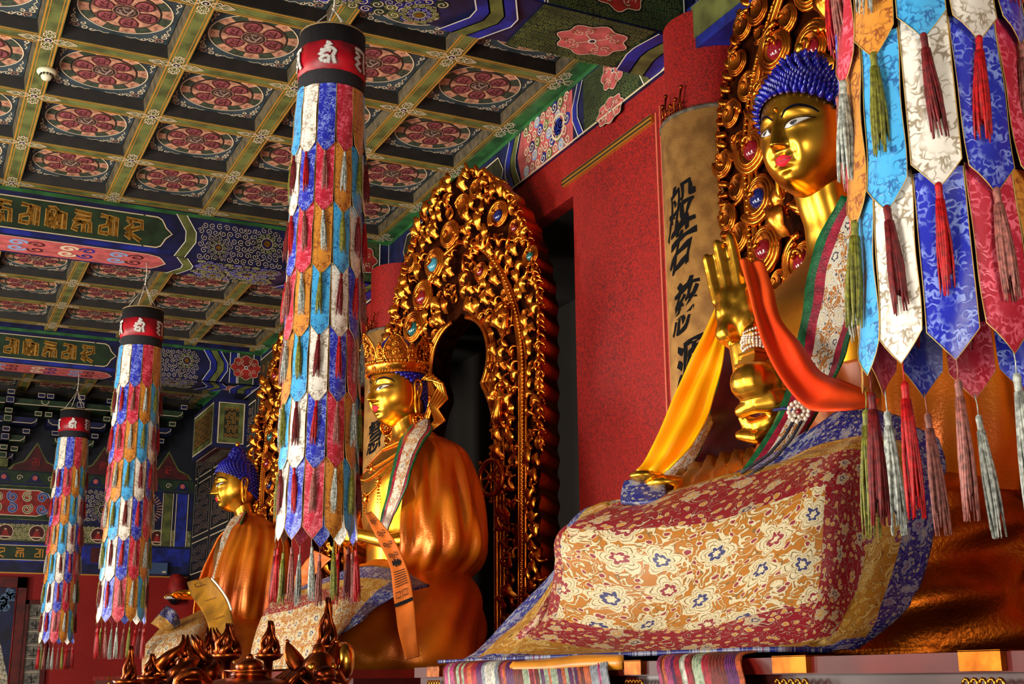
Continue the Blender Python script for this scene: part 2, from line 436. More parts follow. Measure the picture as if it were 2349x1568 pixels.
for k in range(16):
    P.sector(0, 0, .245, R0-.012, k*PI/8, (k+1)*PI/8, P_SALMON if k % 2 else M('paint_moss', '#3b4433', .6, var=.3, vs=30), 1, 3)
    if k % 2:
        a = (k+.5)*PI/8; P.spiral(.285*math.cos(a), .285*math.sin(a), .02, 1, a, .005, M('paint_brown_line', '#7c3c30', .6), 2, 6)
P.ring(0, 0, R0-.006, .009, P_CREAM, 3, 36); P.disc(0, 0, .245, P_BLACK, 2, 30); P.disc(0, 0, .236, M('paint_umber', '#5a3a2c', .6), 3, 30)
for k in range(6):
    a = k*PI/3+.25; ca, cb = .155*math.cos(a), .155*math.sin(a)
    for aa in (a-PI/6,):
        P.poly([(.1*math.cos(aa-.1), .1*math.sin(aa-.1)), (.175*math.cos(aa-.09), .175*math.sin(aa-.09)), (.228*math.cos(aa-.24), .228*math.sin(aa-.24)), (.232*math.cos(aa), .232*math.sin(aa)), (.228*math.cos(aa+.24), .228*math.sin(aa+.24)), (.175*math.cos(aa+.09), .175*math.sin(aa+.09)), (.1*math.cos(aa+.1), .1*math.sin(aa+.1))], P_SALMON, 4)
    pts = [(ca+.066*math.cos(t)*math.cos(a)-.062*math.sin(t)*math.sin(a)*(1+.12*math.cos(t)), cb+.066*math.cos(t)*math.sin(a)+.062*math.sin(t)*math.cos(a)*(1+.12*math.cos(t))) for t in [2*PI*i/16 for i in range(16)]]
    P.poly(pts, P_PINK, 5); P.rib(pts, .008, P_DKRED, 6, True)
    glyph(P, ca, cb, .072, .0, P_DKRED, 6, k)
P.disc(0, 0, .088, M('paint_centre', '#3d2a26', .6, var=.4, vs=60), 5, 22); P.ring(0, 0, .088, .006, P_SALMON, 6, 22)
glyph(P, 0, 0, .1, .3, M('paint_taupe', '#94796a', .6), 6, 3)
P.ring(0, 0, .062, .004, P_SALMON, 6, 16)
cpm = mb.mesh('coffer_panel')
for (yo, js, y0, y1) in ((CY1, range(-3, 3), 5.6, 11.8), (YO2, range(-3, 2), 12.0, 16.9), (YO3, range(-1, 3), 17.2, 21.2)):
    for j in js:
        for i in range(-3, 4):
            y = yo+CSY*(j+.5); x = xr(i)+CS/2
            if y-hy < y0-.3 or y+hy > y1+.35: continue
            o = bpy.data.objects.new('coffer_panel', cpm); COL.objects.link(o); o.parent = ceil; o.location = (x, y, ZC+.092)
# ------------------------------------------------------------------ beams
BH = .46
def curl_field(P, a0, a1, b0, b1, r, mat, L=2, wd=.006, inside=None):
    """a scatter of painted curls packed like fish scales"""
    k = 0; b = b0+r
    while b < b1:
        a = a0+r+(r if k % 2 else 0); i = 0
        while a < a1-r*.5:
            if inside is None or inside(a, b): P.spiral(a, b, r*.95, 1.35, (i*1.9+k*.7), wd, mat, L, 12, 1 if (i+k) % 2 else -1)
            a += 2*r; i += 1
        b += 1.8*r; k += 1
def whirl_field(P, a0, a1, b0, b1, r, cols, line, L=2, wd=.006):
    """packed painted curls, each on its own coloured disc"""
    k = 0; b = b0+r
    while b < b1:
        a = a0+r+(r if k % 2 else 0); i = 0
        while a < a1-r*.5:
            P.disc(a, b, r*1.0, cols[(i+k*2) % len(cols)], L+(k+i) % 2, 12); P.spiral(a, b, r*.9, 1.35, i*1.9+k*.7, wd, line, L+2, 12, 1 if (i+k) % 2 else -1); a += 2*r; i += 1
        b += 1.75*r; k += 1
def rosette(P, ca, cb, R, c1, c2, line, L=3):
    """xuanzi whirl flower: rings of curls round a gilt boss"""
    for (rr, n, cr, c) in ((R*.82, 14, R*.2, c1), (R*.5, 9, R*.17, c2)):
        for k in range(n):
            a = 2*PI*k/n; x, y = ca+rr*math.cos(a), cb+rr*math.sin(a)
            P.disc(x, y, cr, c, L, 10); P.spiral(x, y, cr*.92, 1.2, a, R*.025, line, L+1, 9)
        L += 2
    P.disc(ca, cb, R*.34, c1, L, 16); P.ring(ca, cb, R*.34, R*.03, line, L+1, 18); P.disc(ca, cb, R*.2, P_GOLD, L+2, 14); P.ring(ca, cb, R*.2, R*.02, P_DKRED, L+3, 14)
def flower_box(P, ca, cb, ra, rb, mat=None, L=3):
    pts = []
    for i in range(48):
        t = 2*PI*i/48; q = 1+.09*math.cos(8*t); pts.append((ca+ra*q*math.cos(t), cb+rb*q*math.sin(t)))
    P.poly([(ca+(a-ca)*1.07, cb+(b-cb)*1.07) for a, b in pts], P_BLACK, L-1)
    P.poly(pts, mat or P_PINKBG, L); P.rib(pts, .006, P_CREAM, L+1, True)
    for k in range(8):
        a = k*PI/4+PI/8; P.spiral(ca+ra*.78*math.cos(a), cb+rb*.78*math.sin(a), min(ra, rb)*.13, 1.2, a, .005, P_GOLD, L+1, 9)
    for k in range(4):
        a = k*PI/2+PI/4
        for sg in (-1, 1): P.spiral(ca+ra*.62*math.cos(a+sg*.22), cb+rb*.62*math.sin(a+sg*.22), min(ra, rb)*.2, 1.2, a, .006, P_CREAM, L+1, 10, sg)
        P.rib([(ca+ra*.15*math.cos(a), cb+rb*.15*math.sin(a)), (ca+ra*.5*math.cos(a), cb+rb*.5*math.sin(a))], .007, P_CREAM, L+1)
    P.disc(ca, cb, min(ra, rb)*.16, P_WHITE, L+2, 14); P.disc(ca, cb, min(ra, rb)*.1, P_NAVY, L+3, 12); P.disc(ca, cb, min(ra, rb)*.045, P_GOLD, L+4, 8)
def chevron(P, a, b0, b1, ds, w1, mats, L=3, sgn=1):
    """bent stripes crossing a beam face: << in green and blue with white edges"""
    bm = (b0+b1)/2; x = a
    for mat, wd in mats:
        p = [(x, b0), (x+sgn*ds, bm-.05), (x+sgn*ds, bm+.05), (x, b1)]; q = [(u+wd, v) for u, v in p]
        P.poly(p+q[::-1], mat, L); P.rib(p, .009, P_WHITE, L+1); P.rib(q, .009, P_WHITE, L+1); x += wd
def cloud_scroll(P, a0, a1, b0, b1, L=2):
    """coral ground with cream and pale blue S-scrolls"""
    bm = (b0+b1)/2; hb = (b1-b0); n = max(1, int((a1-a0)/(hb*1.1)))
    for i in range(n):
        c = a0+(a1-a0)*(i+.5)/n; mt = P_LBLUE if i % 2 else P_CREAM
        for sg in (-1, 1):
            P.spiral(c-hb*.22, bm+sg*hb*.2, hb*.22, 1.3, 0, hb*.09, mt, L, 12, sg)
            P.spiral(c+hb*.22, bm+sg*hb*.2, hb*.2, 1.3, PI, hb*.06, P_DKRED if i % 2 else P_BLUE, L, 12, -sg)
# carved gilt syllables of the long beams, drawn as thick strokes (x right, y up, box 1 x 1)
SYL = [
 [[(-.48, .5), (.45, .42)], [(-.1, .45), (-.05, .12), (.4, .1), (.42, -.5)], [(-.05, .12), (-.42, .1), (-.5, -.08), (-.3, -.12)], [(-.5, -.25), (-.3, -.38), (.02, -.1)], [(-.45, -.32), (-.1, -.5), (.08, -.12), (.1, -.5)]],
 [[(-.45, .46), (.0, .42), (-.05, .0), (-.42, -.12), (-.45, -.4), (0, -.42)], [(-.0, .42), (.42, .4), (.42, -.5)], [(.12, .38), (.12, -.48)]],
 [[(-.45, .4), (-.45, -.45)], [(-.45, .45), (-.1, .48), (.1, .3)], [(-.28, .3), (-.2, -.1), (-.3, -.5)], [(.05, .3), (.45, .28), (.45, -.5)], [(.2, .3), (.18, -.5)], [(.05, .3), (0, 0), (-.1, -.3), (.05, -.5)]],
 [[(-.45, .48), (.42, .4), (.4, .2), (-.3, .22), (-.48, .05), (.0, 0), (.4, -.02), (.42, -.5)], [(-.05, 0), (-.4, -.18), (-.48, -.38), (-.2, -.42)], [(.08, -.05), (.08, -.5)]],
 [[(-.45, .46), (.0, .42), (-.05, .0), (-.42, -.12), (-.45, -.4), (0, -.42)], [(-.0, .42), (.42, .4), (.42, -.5)], [(.12, .38), (.12, -.48)]],
 [[(-.45, .46), (.42, .42), (.4, 0)], [(-.3, .36), (-.1, .2), (-.45, -.08), (-.2, -.1), (.3, .1)], [(-.4, -.15), (.4, -.55)], [(-.45, -.3), (-.1, -.5)]]]
def syllable(P, k, ca, cb, w_, h_, mat, line=None, wd=.12, L=4):
    for st in SYL[k % 6]:
        pts = [(ca+x*w_, cb+y*h_) for x, y in st]
        if line: P.rib(pts, wd*w_*1.75, line, L)
        P.rib(pts, wd*w_*1.15, mat, L+1)
def long_beam(yb, depth, x0, x1, nm, sa):
    mb = MB(); z0 = ZC-BH
    mb.box((x0, yb, z0), (x1, yb+depth, ZC+.14), P_NAVY)
    F = Paint(mb, lambda a, b, h: Vector((a, yb-h, z0+b)), .0015)
    B = Paint(mb, lambda a, b, h: Vector((a, yb+b, z0-h)), .0015)
    F.rib([(x0, BH-.02), (x1, BH-.02)], .04, P_GREEN2, 1)
    # long cartouche with syllables
    e = sa      # right end of cartouche
    cart = [(x0, .06), (e-.28, .06)] + [(e-.16+.08*math.sin(t)-.0, .13-.07*math.cos(t)) for t in (0.2, .8, 1.4)] + [(e-.06, .16), (e, .215), (e-.06, .27)] + [(e-.16+.08*math.sin(t), .30+.07*math.cos(t)) for t in (1.4, .8, .2)] + [(e-.28, .37), (x0, .37)]
    F.poly(cart, P_DKGREEN, 2); F.rib(cart[1:-1], .012, P_CREAM, 3); F.rib([(x0, .06), (e-.26, .06)], .01, P_CREAM, 3); F.rib([(x0, .37), (e-.26, .37)], .01, P_CREAM, 3)
    F.rib([(x0, .027), (e-.0, .027)], .045, P_BLUE, 2)
    for k in range(6):
        syllable(F, 5-k, e-.36-.235*k, .215, .17, .2, P_GOLD, M('glyph_outline', '#d2a050', .4, metal=.4), .15)
    chevron(F, e+.03, 0, BH-.03, .1, .1, [(P_GREEN, .1)], 3)
    curl_field(F, e+.24, e+1.12, .0, BH-.04, .036, P_CREAM, 2, .005)
    rosette(F, e+.93, .25, .17, P_NAVY, P_DKGREEN, P_CREAM, 4); rosette(F, e+.45, .14, .12, P_NAVY, P_DKGREEN, P_CREAM, 4)
    chevron(F, e+1.15, 0, BH-.03, .1, .1, [(P_BLUE, .09), (P_GREEN, .1), (P_BLUE, .05)], 6)
    q = e+1.52
    F.poly([(q, 0), (q+.1, 0), (q+.1, BH-.03), (q, BH-.03)], P_BLUE, 5); F.poly([(q+.12, 0), (x1-.12, 0), (x1-.12, BH-.03), (q+.12, BH-.03)], P_DKGREEN, 5)
    curl_field(F, q+.12, x1-.12, 0, BH-.03, .02, P_GREEN, 6, .004)
    flower_box(F, (q+x1)/2, BH/2, .2, .16, P_RED, 8)
    for xx in (q, q+.1, q+.12, x1-.12, x1-.02): F.rib([(xx, 0), (xx, BH-.03)], .01, P_WHITE, 7)
    whirl_field(B, e+.26, e+1.1, .0, depth-.02, .045, (P_GREEN, P_BLUE, P_DKGREEN), P_CREAM, 1, .007)
    # underside: coral scroll cartouche, then whirl flowers
    cart = [(x0, .04), (e-.2, .04), (e-.1, .08), (e-.06, .14), (e, depth/2), (e-.06, depth-.14), (e-.1, depth-.08), (e-.2, depth-.04), (x0, depth-.04)]
    B.poly(cart, P_PINKBG, 1); B.rib(cart[1:-1], .012, P_CREAM, 2)
    B.rib([(x0, .04), (e-.2, .04)], .012, P_CREAM, 2)
    cloud_scroll(B, x0+.1, e-.15, .07, depth-.07, 2); 
    for xx in (e-1.9, e-.9-2.0): B.disc(xx, depth/2, .12, P_CREAM, 4, 16); B.disc(xx, depth/2, .07, P_DKGREEN, 5, 12); B.disc(xx, depth/2, .03, P_CREAM, 6, 8)
    chevron(B, e+.06, 0, depth, .1, .1, [(P_GREEN, .1)], 3)
    for k, (xx, yy, rr) in enumerate(((e+.42, depth*.3, .14), (e+.5, depth*.75, .12), (e+.8, depth*.45, .17), (e+.98, depth*.8, .12), (e+1.0, depth*.2, .12))): rosette(B, xx, yy, rr, P_GREEN if k % 2 else P_BLUE, P_BLUE if k % 2 else P_GREEN, P_CREAM, 5)
    chevron(B, e+1.15, 0, depth, .12, .1, [(P_BLUE, .09), (P_GREEN, .1), (P_BLUE, .09)], 12)
    q = e+1.62
    B.poly([(q, 0), (x1-.33, 0), (x1-.33, depth), (q, depth)], P_DKGREEN, 5); curl_field(B, q, x1-.33, 0, depth, .022, P_GREEN, 6, .006)
    flower_box(B, (q+x1-.16)/2, depth/2, .23, .18, P_PINKBG, 8); chevron(B, x1-.31, 0, depth, -.05, .1, [(P_BLUE, .10), (P_GREEN, .11), (P_BLUE, .10)], 12)
    return tag(mb.build(nm), kind='structure')
mb = WRMB; W_ = Paint(mb, lambda a, b, h: Vector((4.3-h, a, b)), .003)
for y_ in (15.8, 17.1, 18.4, 19.7):
    for z_, h_ in ((3.2, .5), (3.8, .85), (4.75, .6)):
        p = [(y_, z_), (y_+1.15, z_), (y_+1.15, z_+h_), (y_, z_+h_)]; W_.rib(p, .02, P_CREAM, 1, True); curl_field(W_, y_+.05, y_+1.1, z_+.04, z_+h_-.03, .07, M('paint_taupe', '#94796a', .6), 1, .010)
tag(mb.build('wall_right'), kind='structure')
long_beam(6.05, .54, -3.6, 4.3, 'trim_2', 1.55)
long_beam(11.75, .54, -3.6, 4.3, 'trim_3', 2.06)
long_beam(16.85, .54, -3.6, 4.3, 'trim_4', 2.33)
# ------------------------------------------------------------------ beam over the right wall
mb = MB(); z0 = 5.47
mb.box((4.28, 2.5, z0), (4.7, 21.1, ZC+.14), P_NAVY)
W = Paint(mb, lambda a, b, h: Vector((4.28-h, a, z0+b)), .0015)
HB = ZC-z0
W.rib([(2.5, HB-.015), (21.1, HB-.015)], .05, P_GREEN2, 1)
for yb in (6.6, 12.3):
    e = yb
    W.poly([(e+.12, 0), (e+.12, HB-.05), (e+.95, HB-.05), (e+.95, 0)], P_DKGREEN, 2); curl_field(W, e+.15, e+.95, 0, HB-.04, .02, P_GREEN, 3, .0045)
    flower_box(W, e+.5, HB*.62, .16, .13, P_PINKBG, 5); flower_box(W, e+.56, .02, .18, .09, P_PINKBG, 5)
    chevron(W, e-.08, 0, HB-.05, .09, .1, [(P_BLUE, .09), (P_GREEN, .08)], 4)
    chevron(W, e+.95, 0, HB-.05, .09, .1, [(P_BLUE, .08)], 4)
    W.poly([(e+1.12, 0), (e+1.12, HB-.05), (e+2.0, HB-.05), (e+2.08, HB*.5), (e+2.0, 0)], P_PINKBG, 2)
    whirl_field(W, e+1.16, e+1.98, .01, HB-.06, .05, (P_PINKBG, P_LBLUE, P_PINKBG, P_GREEN, P_BLUE, P_PINKBG), P_CREAM, 3, .012)
    W.ring(e+1.35, HB*.45, .1, .02, P_CREAM, 6, 18); W.disc(e+1.35, HB*.45, .07, P_BLUE, 5, 14)
    chevron(W, e+2.02, 0, HB-.05, .09, .1, [(P_GREEN, .1), (P_BLUE, .1)], 4)
    c = [(e+2.35, HB*.5), (e+2.45, .05), (e+4.6, .05), (e+4.7, HB*.5), (e+4.6, HB-.1), (e+2.45, HB-.1)]
    W.poly(c, M('paint_dark_olive', '#2c2c18', .5, var=.4, vs=9), 3); W.rib(c, .012, P_CREAM, 4, True)
    for k in range(8): W.spiral(e+2.6+k*.25, HB*.45, .06, 1.3, k, .008, P_GOLDL, 5, 10)
chevron(W, 5.2, 0, HB-.05, .1, .1, [(P_BLUE, .1), (P_GREEN, .12), (P_BLUE, .1)], 4)
W.rib([(2.5, .008), (21.1, .008)], .014, P_CREAM, 6)
tag(mb.build('trim_5'), kind='structure')
# corner bracket where the near beam meets the wall
mb = MB()
def wedge(y0, y1, x0, zb):
    mb.box((x0, y0, zb), (4.3, y1, 5.5), P_BLUE); mb.box((x0-.005, y0+.05, zb+.07), (4.3, y1-.05, 5.49), P_GREEN)
    q = Paint(mb, lambda a, b, h: Vector((a, y0-h, zb+b)))
    for d in (.03, .055): q.rib([(x0+d, .3), (x0+d, d), (4.3, d)], .012, P_WHITE, 1)
wedge(5.0, 5.75, 4.0, 5.2)
tag(mb.build('trim_6'), kind='structure')
# ================================================================== hanging victory banners
SEQ = ['sky', 'ivory', 'royal', 'crimson', 'amber']
SILK = {'sky': damask('sky_blue_silk', '#3fa3dc', '#1a5f9c', 46), 'ivory': damask('ivory_silk', '#e9e2d6', '#9a8b74', 44),
        'royal': damask('royal_blue_silk', '#1722a8', '#7f92e0', 48), 'crimson': damask('crimson_silk', '#b3142e', '#ea6278', 48),
        'amber': damask('amber_silk', '#c98227', '#8a4712', 46)}
THR = {'sky': M('maroon_thread', '#7a1a1c', .5, var=.35, vs=80), 'ivory': M('scarlet_thread', '#c01418', .45, var=.3, vs=80),
       'royal': M('rose_brown_thread', '#a8645a', .5, var=.35, vs=80), 'crimson': M('silver_thread', '#b9beb4', .45, var=.4, vs=80),
       'amber': M('olive_thread', '#83812a', .5, var=.35, vs=80)}
# which tassel hangs from which pennant
TAS = {'sky': 'ivory', 'ivory': 'sky', 'royal': 'ivory', 'crimson': 'crimson', 'amber': 'amber'}
TAS = {'sky': 'sky', 'ivory': 'ivory', 'royal': 'royal', 'crimson': 'crimson', 'amber': 'amber'}
def tassel_mesh(col, L, seed, cord=.0, loose=1.0):
    r = random.Random(seed); mb = MB(); m = THR[col]
    z = -cord
    if cord: mb.tube([(0, 0, 0), (.002, 0, -cord*.5), (0, 0, -cord)], .0016, m, 5)
    mb.lathe([(0, z+.004), (.007, z), (.009, z-.008), (.008, z-.02), (.0085, z-.028), (.0075, z-.034), (.011, z-.045)], m, 8)
    n = 16
    for k in range(n):
        a = 2*PI*k/n+r.uniform(-.15, .15); q = r.uniform(.6, 1.05)
        pts = []
        for i in range(5):
            t = i/4; rr = (.007+.009*min(1, t*1.8)*q)*(1+.15*loose*t); aa = a+.25*math.sin(3*t+k)
            pts.append((rr*math.cos(aa), rr*math.sin(aa), z-.034-(L-.034)*t*(1-.08*(k % 3 == 0))))
        mb.tube(pts, [.0038, .0042, .004, .0034, .0016], m, 4)
    mb.lathe([(.006, z-.034), (.0125, z-.08), (.0125, z-L*.8), (0, z-L*.85)], m, 8)
    return mb.mesh('tassel')
TW = .112
def pennant_mesh(col, H):
    """strip hangs in the local x(width) / z plane, y outwards; its point is at the origin"""
    mb = MB(); hw = TW/2*.985; NU, NV = 7, 12; P = []
    for i in range(NU):
        x = -hw+2*hw*i/(NU-1); bot = .062*abs(x)/hw; row = []
        for j in range(NV):
            t = j/(NV-1); z = bot+(H-bot)*t
            y = (.016*(1-t)**1.2)-.9*x*x/.23*.5 + .0025*math.sin(9*t+3*x/hw)+.004*math.sin(x/hw*2.2+5*t)*(1-t)
            row.append((x, y, z))
        P.append(row)
    mb.grid(P, SILK[col], flip=True)
    edge = [P[0][j] for j in range(NV-1, -1, -1)]+[P[i][0] for i in range(1, NU)]+[P[-1][j] for j in range(1, NV)]
    mb.tube([(x, y+.0015, z) for x, y, z in edge], .0012, M('pennant_piping', '#c9a35a', .4, metal=.3), 4, cap=False)
    return mb.mesh('pennant')
TH = .338
PEN = {c: pennant_mesh(c, TH+.07) for c in SEQ}
TSL = {c: tassel_mesh(c, .235, i) for i, c in enumerate(SEQ)}
TSB = {c: tassel_mesh(c, .27, i+9, .05, 1.4) for i, c in enumerate(SEQ)}
BLK = M('black_band_cloth', '#101016', .75, bump=.5, bs=250); RBD = M('crimson_band_silk', '#b80f22', .38, var=.3, vs=6, bump=.15, bs=200)
BANG = [
 [[(-.05, .55), (.2, .48), (-.1, .36), (.25, .3), (-.15, .2), (.2, .12)], [(-.35, .2), (-.1, .1), (-.4, -.02), (-.1, -.12), (-.35, -.25), (-.2, -.4)], [(.2, .28), (.42, .15), (.3, -.1), (.42, -.5)], [(-.1, -.12), (.1, -.15), (.05, -.5)], [(-.05, -.3), (-.12, -.48)]],
 [[(-.4, .5), (.3, .45), (.3, -.1), (.45, -.5)], [(-.35, .35), (-.05, .2), (-.35, 0), (0, -.1), (-.3, -.3), (.1, -.5)]],
 [[(-.4, .5), (.3, .5)], [(.0, .5), (.05, -.1), (.3, -.5)], [(-.3, .3), (-.1, .1), (-.4, -.1), (-.1, -.25), (-.3, -.5)]],
]
def banner(loc, R, z_top, z_bot, z_hook, label, front_c, front_off, jitter=0):
    root = empty('hanging_banner', loc, label, 'banner', 'cylindrical temple banners hung from the beams')
    zt, zb = z_top-loc[2], z_bot-loc[2]; tf = math.atan2(-loc[1], -loc[0])
    mb = MB(); prof = [(R*.97, zt), (R, zt-.004), (R, zt-.115), (R*1.001, zt-.29), (R, zt-.40), (R*.96, zt-.405)]
    mb.lathe([(R*.93, zt-.02), (R*.96, zt), (R, zt), (R, zt-.40), (R*.95, zt-.405)], BLK, 24)
    mb.lathe([(R*.955, zt+.006), (R*1.005, zt+.006), (R*1.005, zt-.004)], M('band_rim_tan', '#a58a5c', .5), 24)
    mb.lathe([(0, zt-.03), (R*.95, zt-.03)], BLK, 24)
    mb.build('top_band', root)
    mb = MB(); rb = R*1.005; rq = R*1.045; mb.lathe([(R, zt-.112), (rq, zt-.113), (rq, zt-.287), (R, zt-.288)], RBD, 12, M4=Matrix.Rotation(tf+.26, 4, 'Z'))
    band = mb.build('red_band', root)
    for k in range(6):
        mb = MB(); ph = tf-.15+k*PI/3
        P = Paint(mb, lambda a, b, h: Vector(((rq+.001+h)*math.cos(ph+a/R), (rq+.001+h)*math.sin(ph+a/R), zt-.2+b)))
        g = BANG[(0, 1, 2)[k % 3]]
        for st in g:
            P.rib([(x*.105, y*.125) for x, y in catmull(st, 2)], .024, M('silver_glyph_outline', '#8e8a86', .5), 2)
            P.rib([(x*.105, y*.125) for x, y in catmull(st, 2)], .016, M('white_glyph_thread', '#e4e0da', .6, var=.25, vs=200), 3)
        mb.build('glyph', band)
    # dark inner sleeve the strips are sewn to
    mb = MB(); mb.lathe([(R*.93, zt-.40), (R*.90, zb+.18), (R*.86, zb+.16)], M('maroon_lining', '#3c0a12', .7), 24)
    mb.build('sleeve', root)
    ztop = zt-.45; nt = round((ztop-zb)/TH); th = (ztop-zb)/nt; sc = th/TH
    for k in range(nt):
        last = k == nt-1
        for c in range(-5, 7):
            a = tf+front_off+(c-front_c)*PI/6; col = SEQ[(c+k) % 5]
            rr = R+.004+.002*k/nt
            o = bpy.data.objects.new('pennant', PEN[col]); COL.objects.link(o); o.parent = root
            j = rnd.uniform(-1, 1)
            zz = ztop-th*(k+1)+.012*j*(.4+jitter)
            o.location = (rr*math.cos(a), rr*math.sin(a), zz)
            o.rotation_euler = (0, 0, a-PI/2+.03*j); o.scale = (R/.212, 1, sc)
            t = bpy.data.objects.new('tassel', (TSB if last else TSL)[TAS[col]]); COL.objects.link(t); t.parent = o
            t.location = (0, .018 if not last else .012, .012); t.scale = (1, 1, 1/sc)
            t.rotation_euler = (rnd.uniform(-.03, .06), rnd.uniform(-.05, .05)*(1+jitter), rnd.uniform(0, 6))
    # cords from the rim to one knot and up to the hook on the beam
    mb = MB(); cm = M('white_cord', '#cfc6b4', .7, var=.3, vs=60); kz = zt+(z_hook-z_top)*.55; hz = z_hook-loc[2]
    for k in range(4):
        a = tf+.5+k*PI/2; mb.tube([(R*.95*math.cos(a), R*.95*math.sin(a), zt-.02), (R*.3*math.cos(a), R*.3*math.sin(a), (zt+kz)/2+.03), (0, 0, kz)], .004, cm, 5)
    mb.ball((0, 0, kz), .012, cm, 5, 8)
    mb.tube([(0, 0, kz), (.006, 0, (kz+hz)/2), (0, 0, hz)], .006, cm, 6)
    mb.build('cord', root)
    return root
banner((1.965, 6.41, 2.2), .19, 5.16, 2.24, 5.5, 'large cylindrical banner of coloured silk pennants hanging in front of the crowned gilt statue', 2, -.1)
banner((1.89, 12.05, 2.0), .195, 5.0, 2.05, 5.5, 'cylindrical silk pennant banner in middle distance, second from the left edge', 2, -.15)
banner((1.91, 17.1, 2.0), .19, 4.98, 2.0, 5.5, 'farthest and smallest cylindrical pennant banner, beside the framed painting', 2, -.15)
banner((1.963, 1.880, 2.2), .188, 5.27, 2.145, 5.5, 'closest cylindrical pennant banner, cropped by the right edge, before the near statue', 0, -.07, .6)
# ================================================================== gilt statues: shared anatomy
def extract(mb, voxel, it=4):
    """union of overlapping limb pieces grown into one continuous skin"""
    o = mb.build('tmp'); m = o.modifiers.new('r', 'REMESH'); m.mode = 'VOXEL'; m.voxel_size = voxel
    s = o.modifiers.new('s', 'SMOOTH'); s.factor = .5; s.iterations = it
    bpy.context.view_layer.update()
    ev = o.evaluated_get(bpy.context.evaluated_depsgraph_get()); me = ev.to_mesh()
    vs = [v.co.copy() for v in me.vertices]; fs = [tuple(p.vertices) for p in me.polygons]
    ev.to_mesh_clear(); old = o.data; bpy.data.objects.remove(o); bpy.data.meshes.remove(old)
    return vs, fs
HA, HB_, HU, HD = .188, .215, .30, .25
def ha(z): return HA*(1-.40*max(0, -z/HD)**2.3)*(1-.10*max(0, z/HU)**2)
def hk(z):
    s = max(-1, min(1, z/(HU if z > 0 else HD))); e = 2.5
    return (1-abs(s)**e)**(1/e)
def feat(x, z):
    ax = abs(x); g = lambda u, v: math.exp(-u*u-v*v); y = 0
    t = (.09-z)/.152
    if 0 <= t <= 1:
        w = .017+.024*t*t; y += (.006+.056*t**1.1)*max(0, 1-(ax/w)**1.5)**.9 if ax < w else 0
    elif 1 < t < 1.09:
        w = .041; y += .062*(1.09-t)/.09*max(0, 1-(ax/w)**1.6) if ax < w else 0
    y += -.015*g((ax-.075)/.05, (z-.048)/.022)+.010*g((ax-.082)/.042, (z-.022)/.018)
    y += .005*g((ax-.07)/.05, (z-.085)/.014)
    y += .012*g((ax-.09)/.05, (z+.07)/.06)
    y += .009*g(x/.036, (z+.107)/.012)+.010*g(x/.030, (z+.131)/.013)-.007*g((ax-.05)/.012, (z+.117)/.012)
    y += -.008*g(x/.03, (z+.153)/.012)+.020*g(x/.045, (z+.195)/.03)
    y += -.012*g((ax-.05)/.02, (z+.085)/.025)
    return y
def face_y(x, z):
    k = hk(z); s = min(.999, abs(x)/(ha(z)*k+1e-6)); return HB_*k*math.sqrt(1-s*s)+feat(x, z)
def head_mesh(mb, mat, T, nth=150, nph=150):
    vs = []
    for j in range(nth+1):
        th = -PI/2+PI*j/nth; z = (HU if th > 0 else HD)*math.sin(th); k = max(0.001, hk(z))
        for i in range(nph):
            ph = 2*PI*i/nph; sx, cx = math.sin(ph), math.cos(ph)
            # denser towards the face
            q = ph-PI; ph2 = q+.35*math.sin(q)+PI; sx, cx = math.sin(ph2+PI), math.cos(ph2+PI)
            x = ha(z)*k*sx; y = HB_*k*cx*(1.0 if cx > 0 else 1.02)
            if cx > 0: y += feat(x, z)*min(1, cx*4)
            vs.append(T(Vector((x, y, z))))
    fs = [(j*nph+i, j*nph+(i+1) % nph, (j+1)*nph+(i+1) % nph, (j+1)*nph+i) for j in range(nth) for i in range(nph)]
    mb.add(vs, fs, mat)
def loft(mb, secs, mat, n=64, T=lambda p: p, disp=None, a0=0, a1=2*PI, caps=True, steps=5, ex=2.3, uvs=None):
    """secs: (h, cf, cl, rf, rl) superellipse sections; a=0 points forward, +90deg to local +y"""
    S = catmull(secs, steps); full = abs(a1-a0-2*PI) < 1e-6; rows = []
    for k, (h, cf, cl, rf, rl) in enumerate(S):
        row = []
        for i in range(n if full else n+1):
            a = a0+(a1-a0)*i/n; c, s = math.cos(a), math.sin(a)
            f = cf+rf*math.copysign(abs(c)**(2/ex), c); l = cl+rl*math.copysign(abs(s)**(2/ex), s)
            d = disp(a, h) if disp else 0
            row.append(T(Vector((f+d*c, l+d*s, h))))
        rows.append(row)
    P = [[rows[k][i] for k in range(len(rows))] for i in range(len(rows[0]))]
    mb.grid(P, mat, closed_u=full, uv=uvs and (lambda i, j: (i/n*uvs[0], j/len(S)*uvs[1])))
    return S
BLUEHAIR = M('lapis_blue_lacquer', '#1418a0', .22, var=.3, vs=20, spec=.7)
LIPS = M('red_lip_paint', '#c01426', .6, spec=.2)
ROBEH = gold('brown_gold_robe', '#c2661a', '#7a2c0a', .42, .35, 70, 2.5); EWHITE = M('eye_white', '#e6e2da', .3); INK = M('ink_black', '#0a080c', .7, spec=.15); IRIS = M('iris_grey', '#6e6c72', .3); BROW = M('brow_navy', '#0a0618', .8, spec=.1)
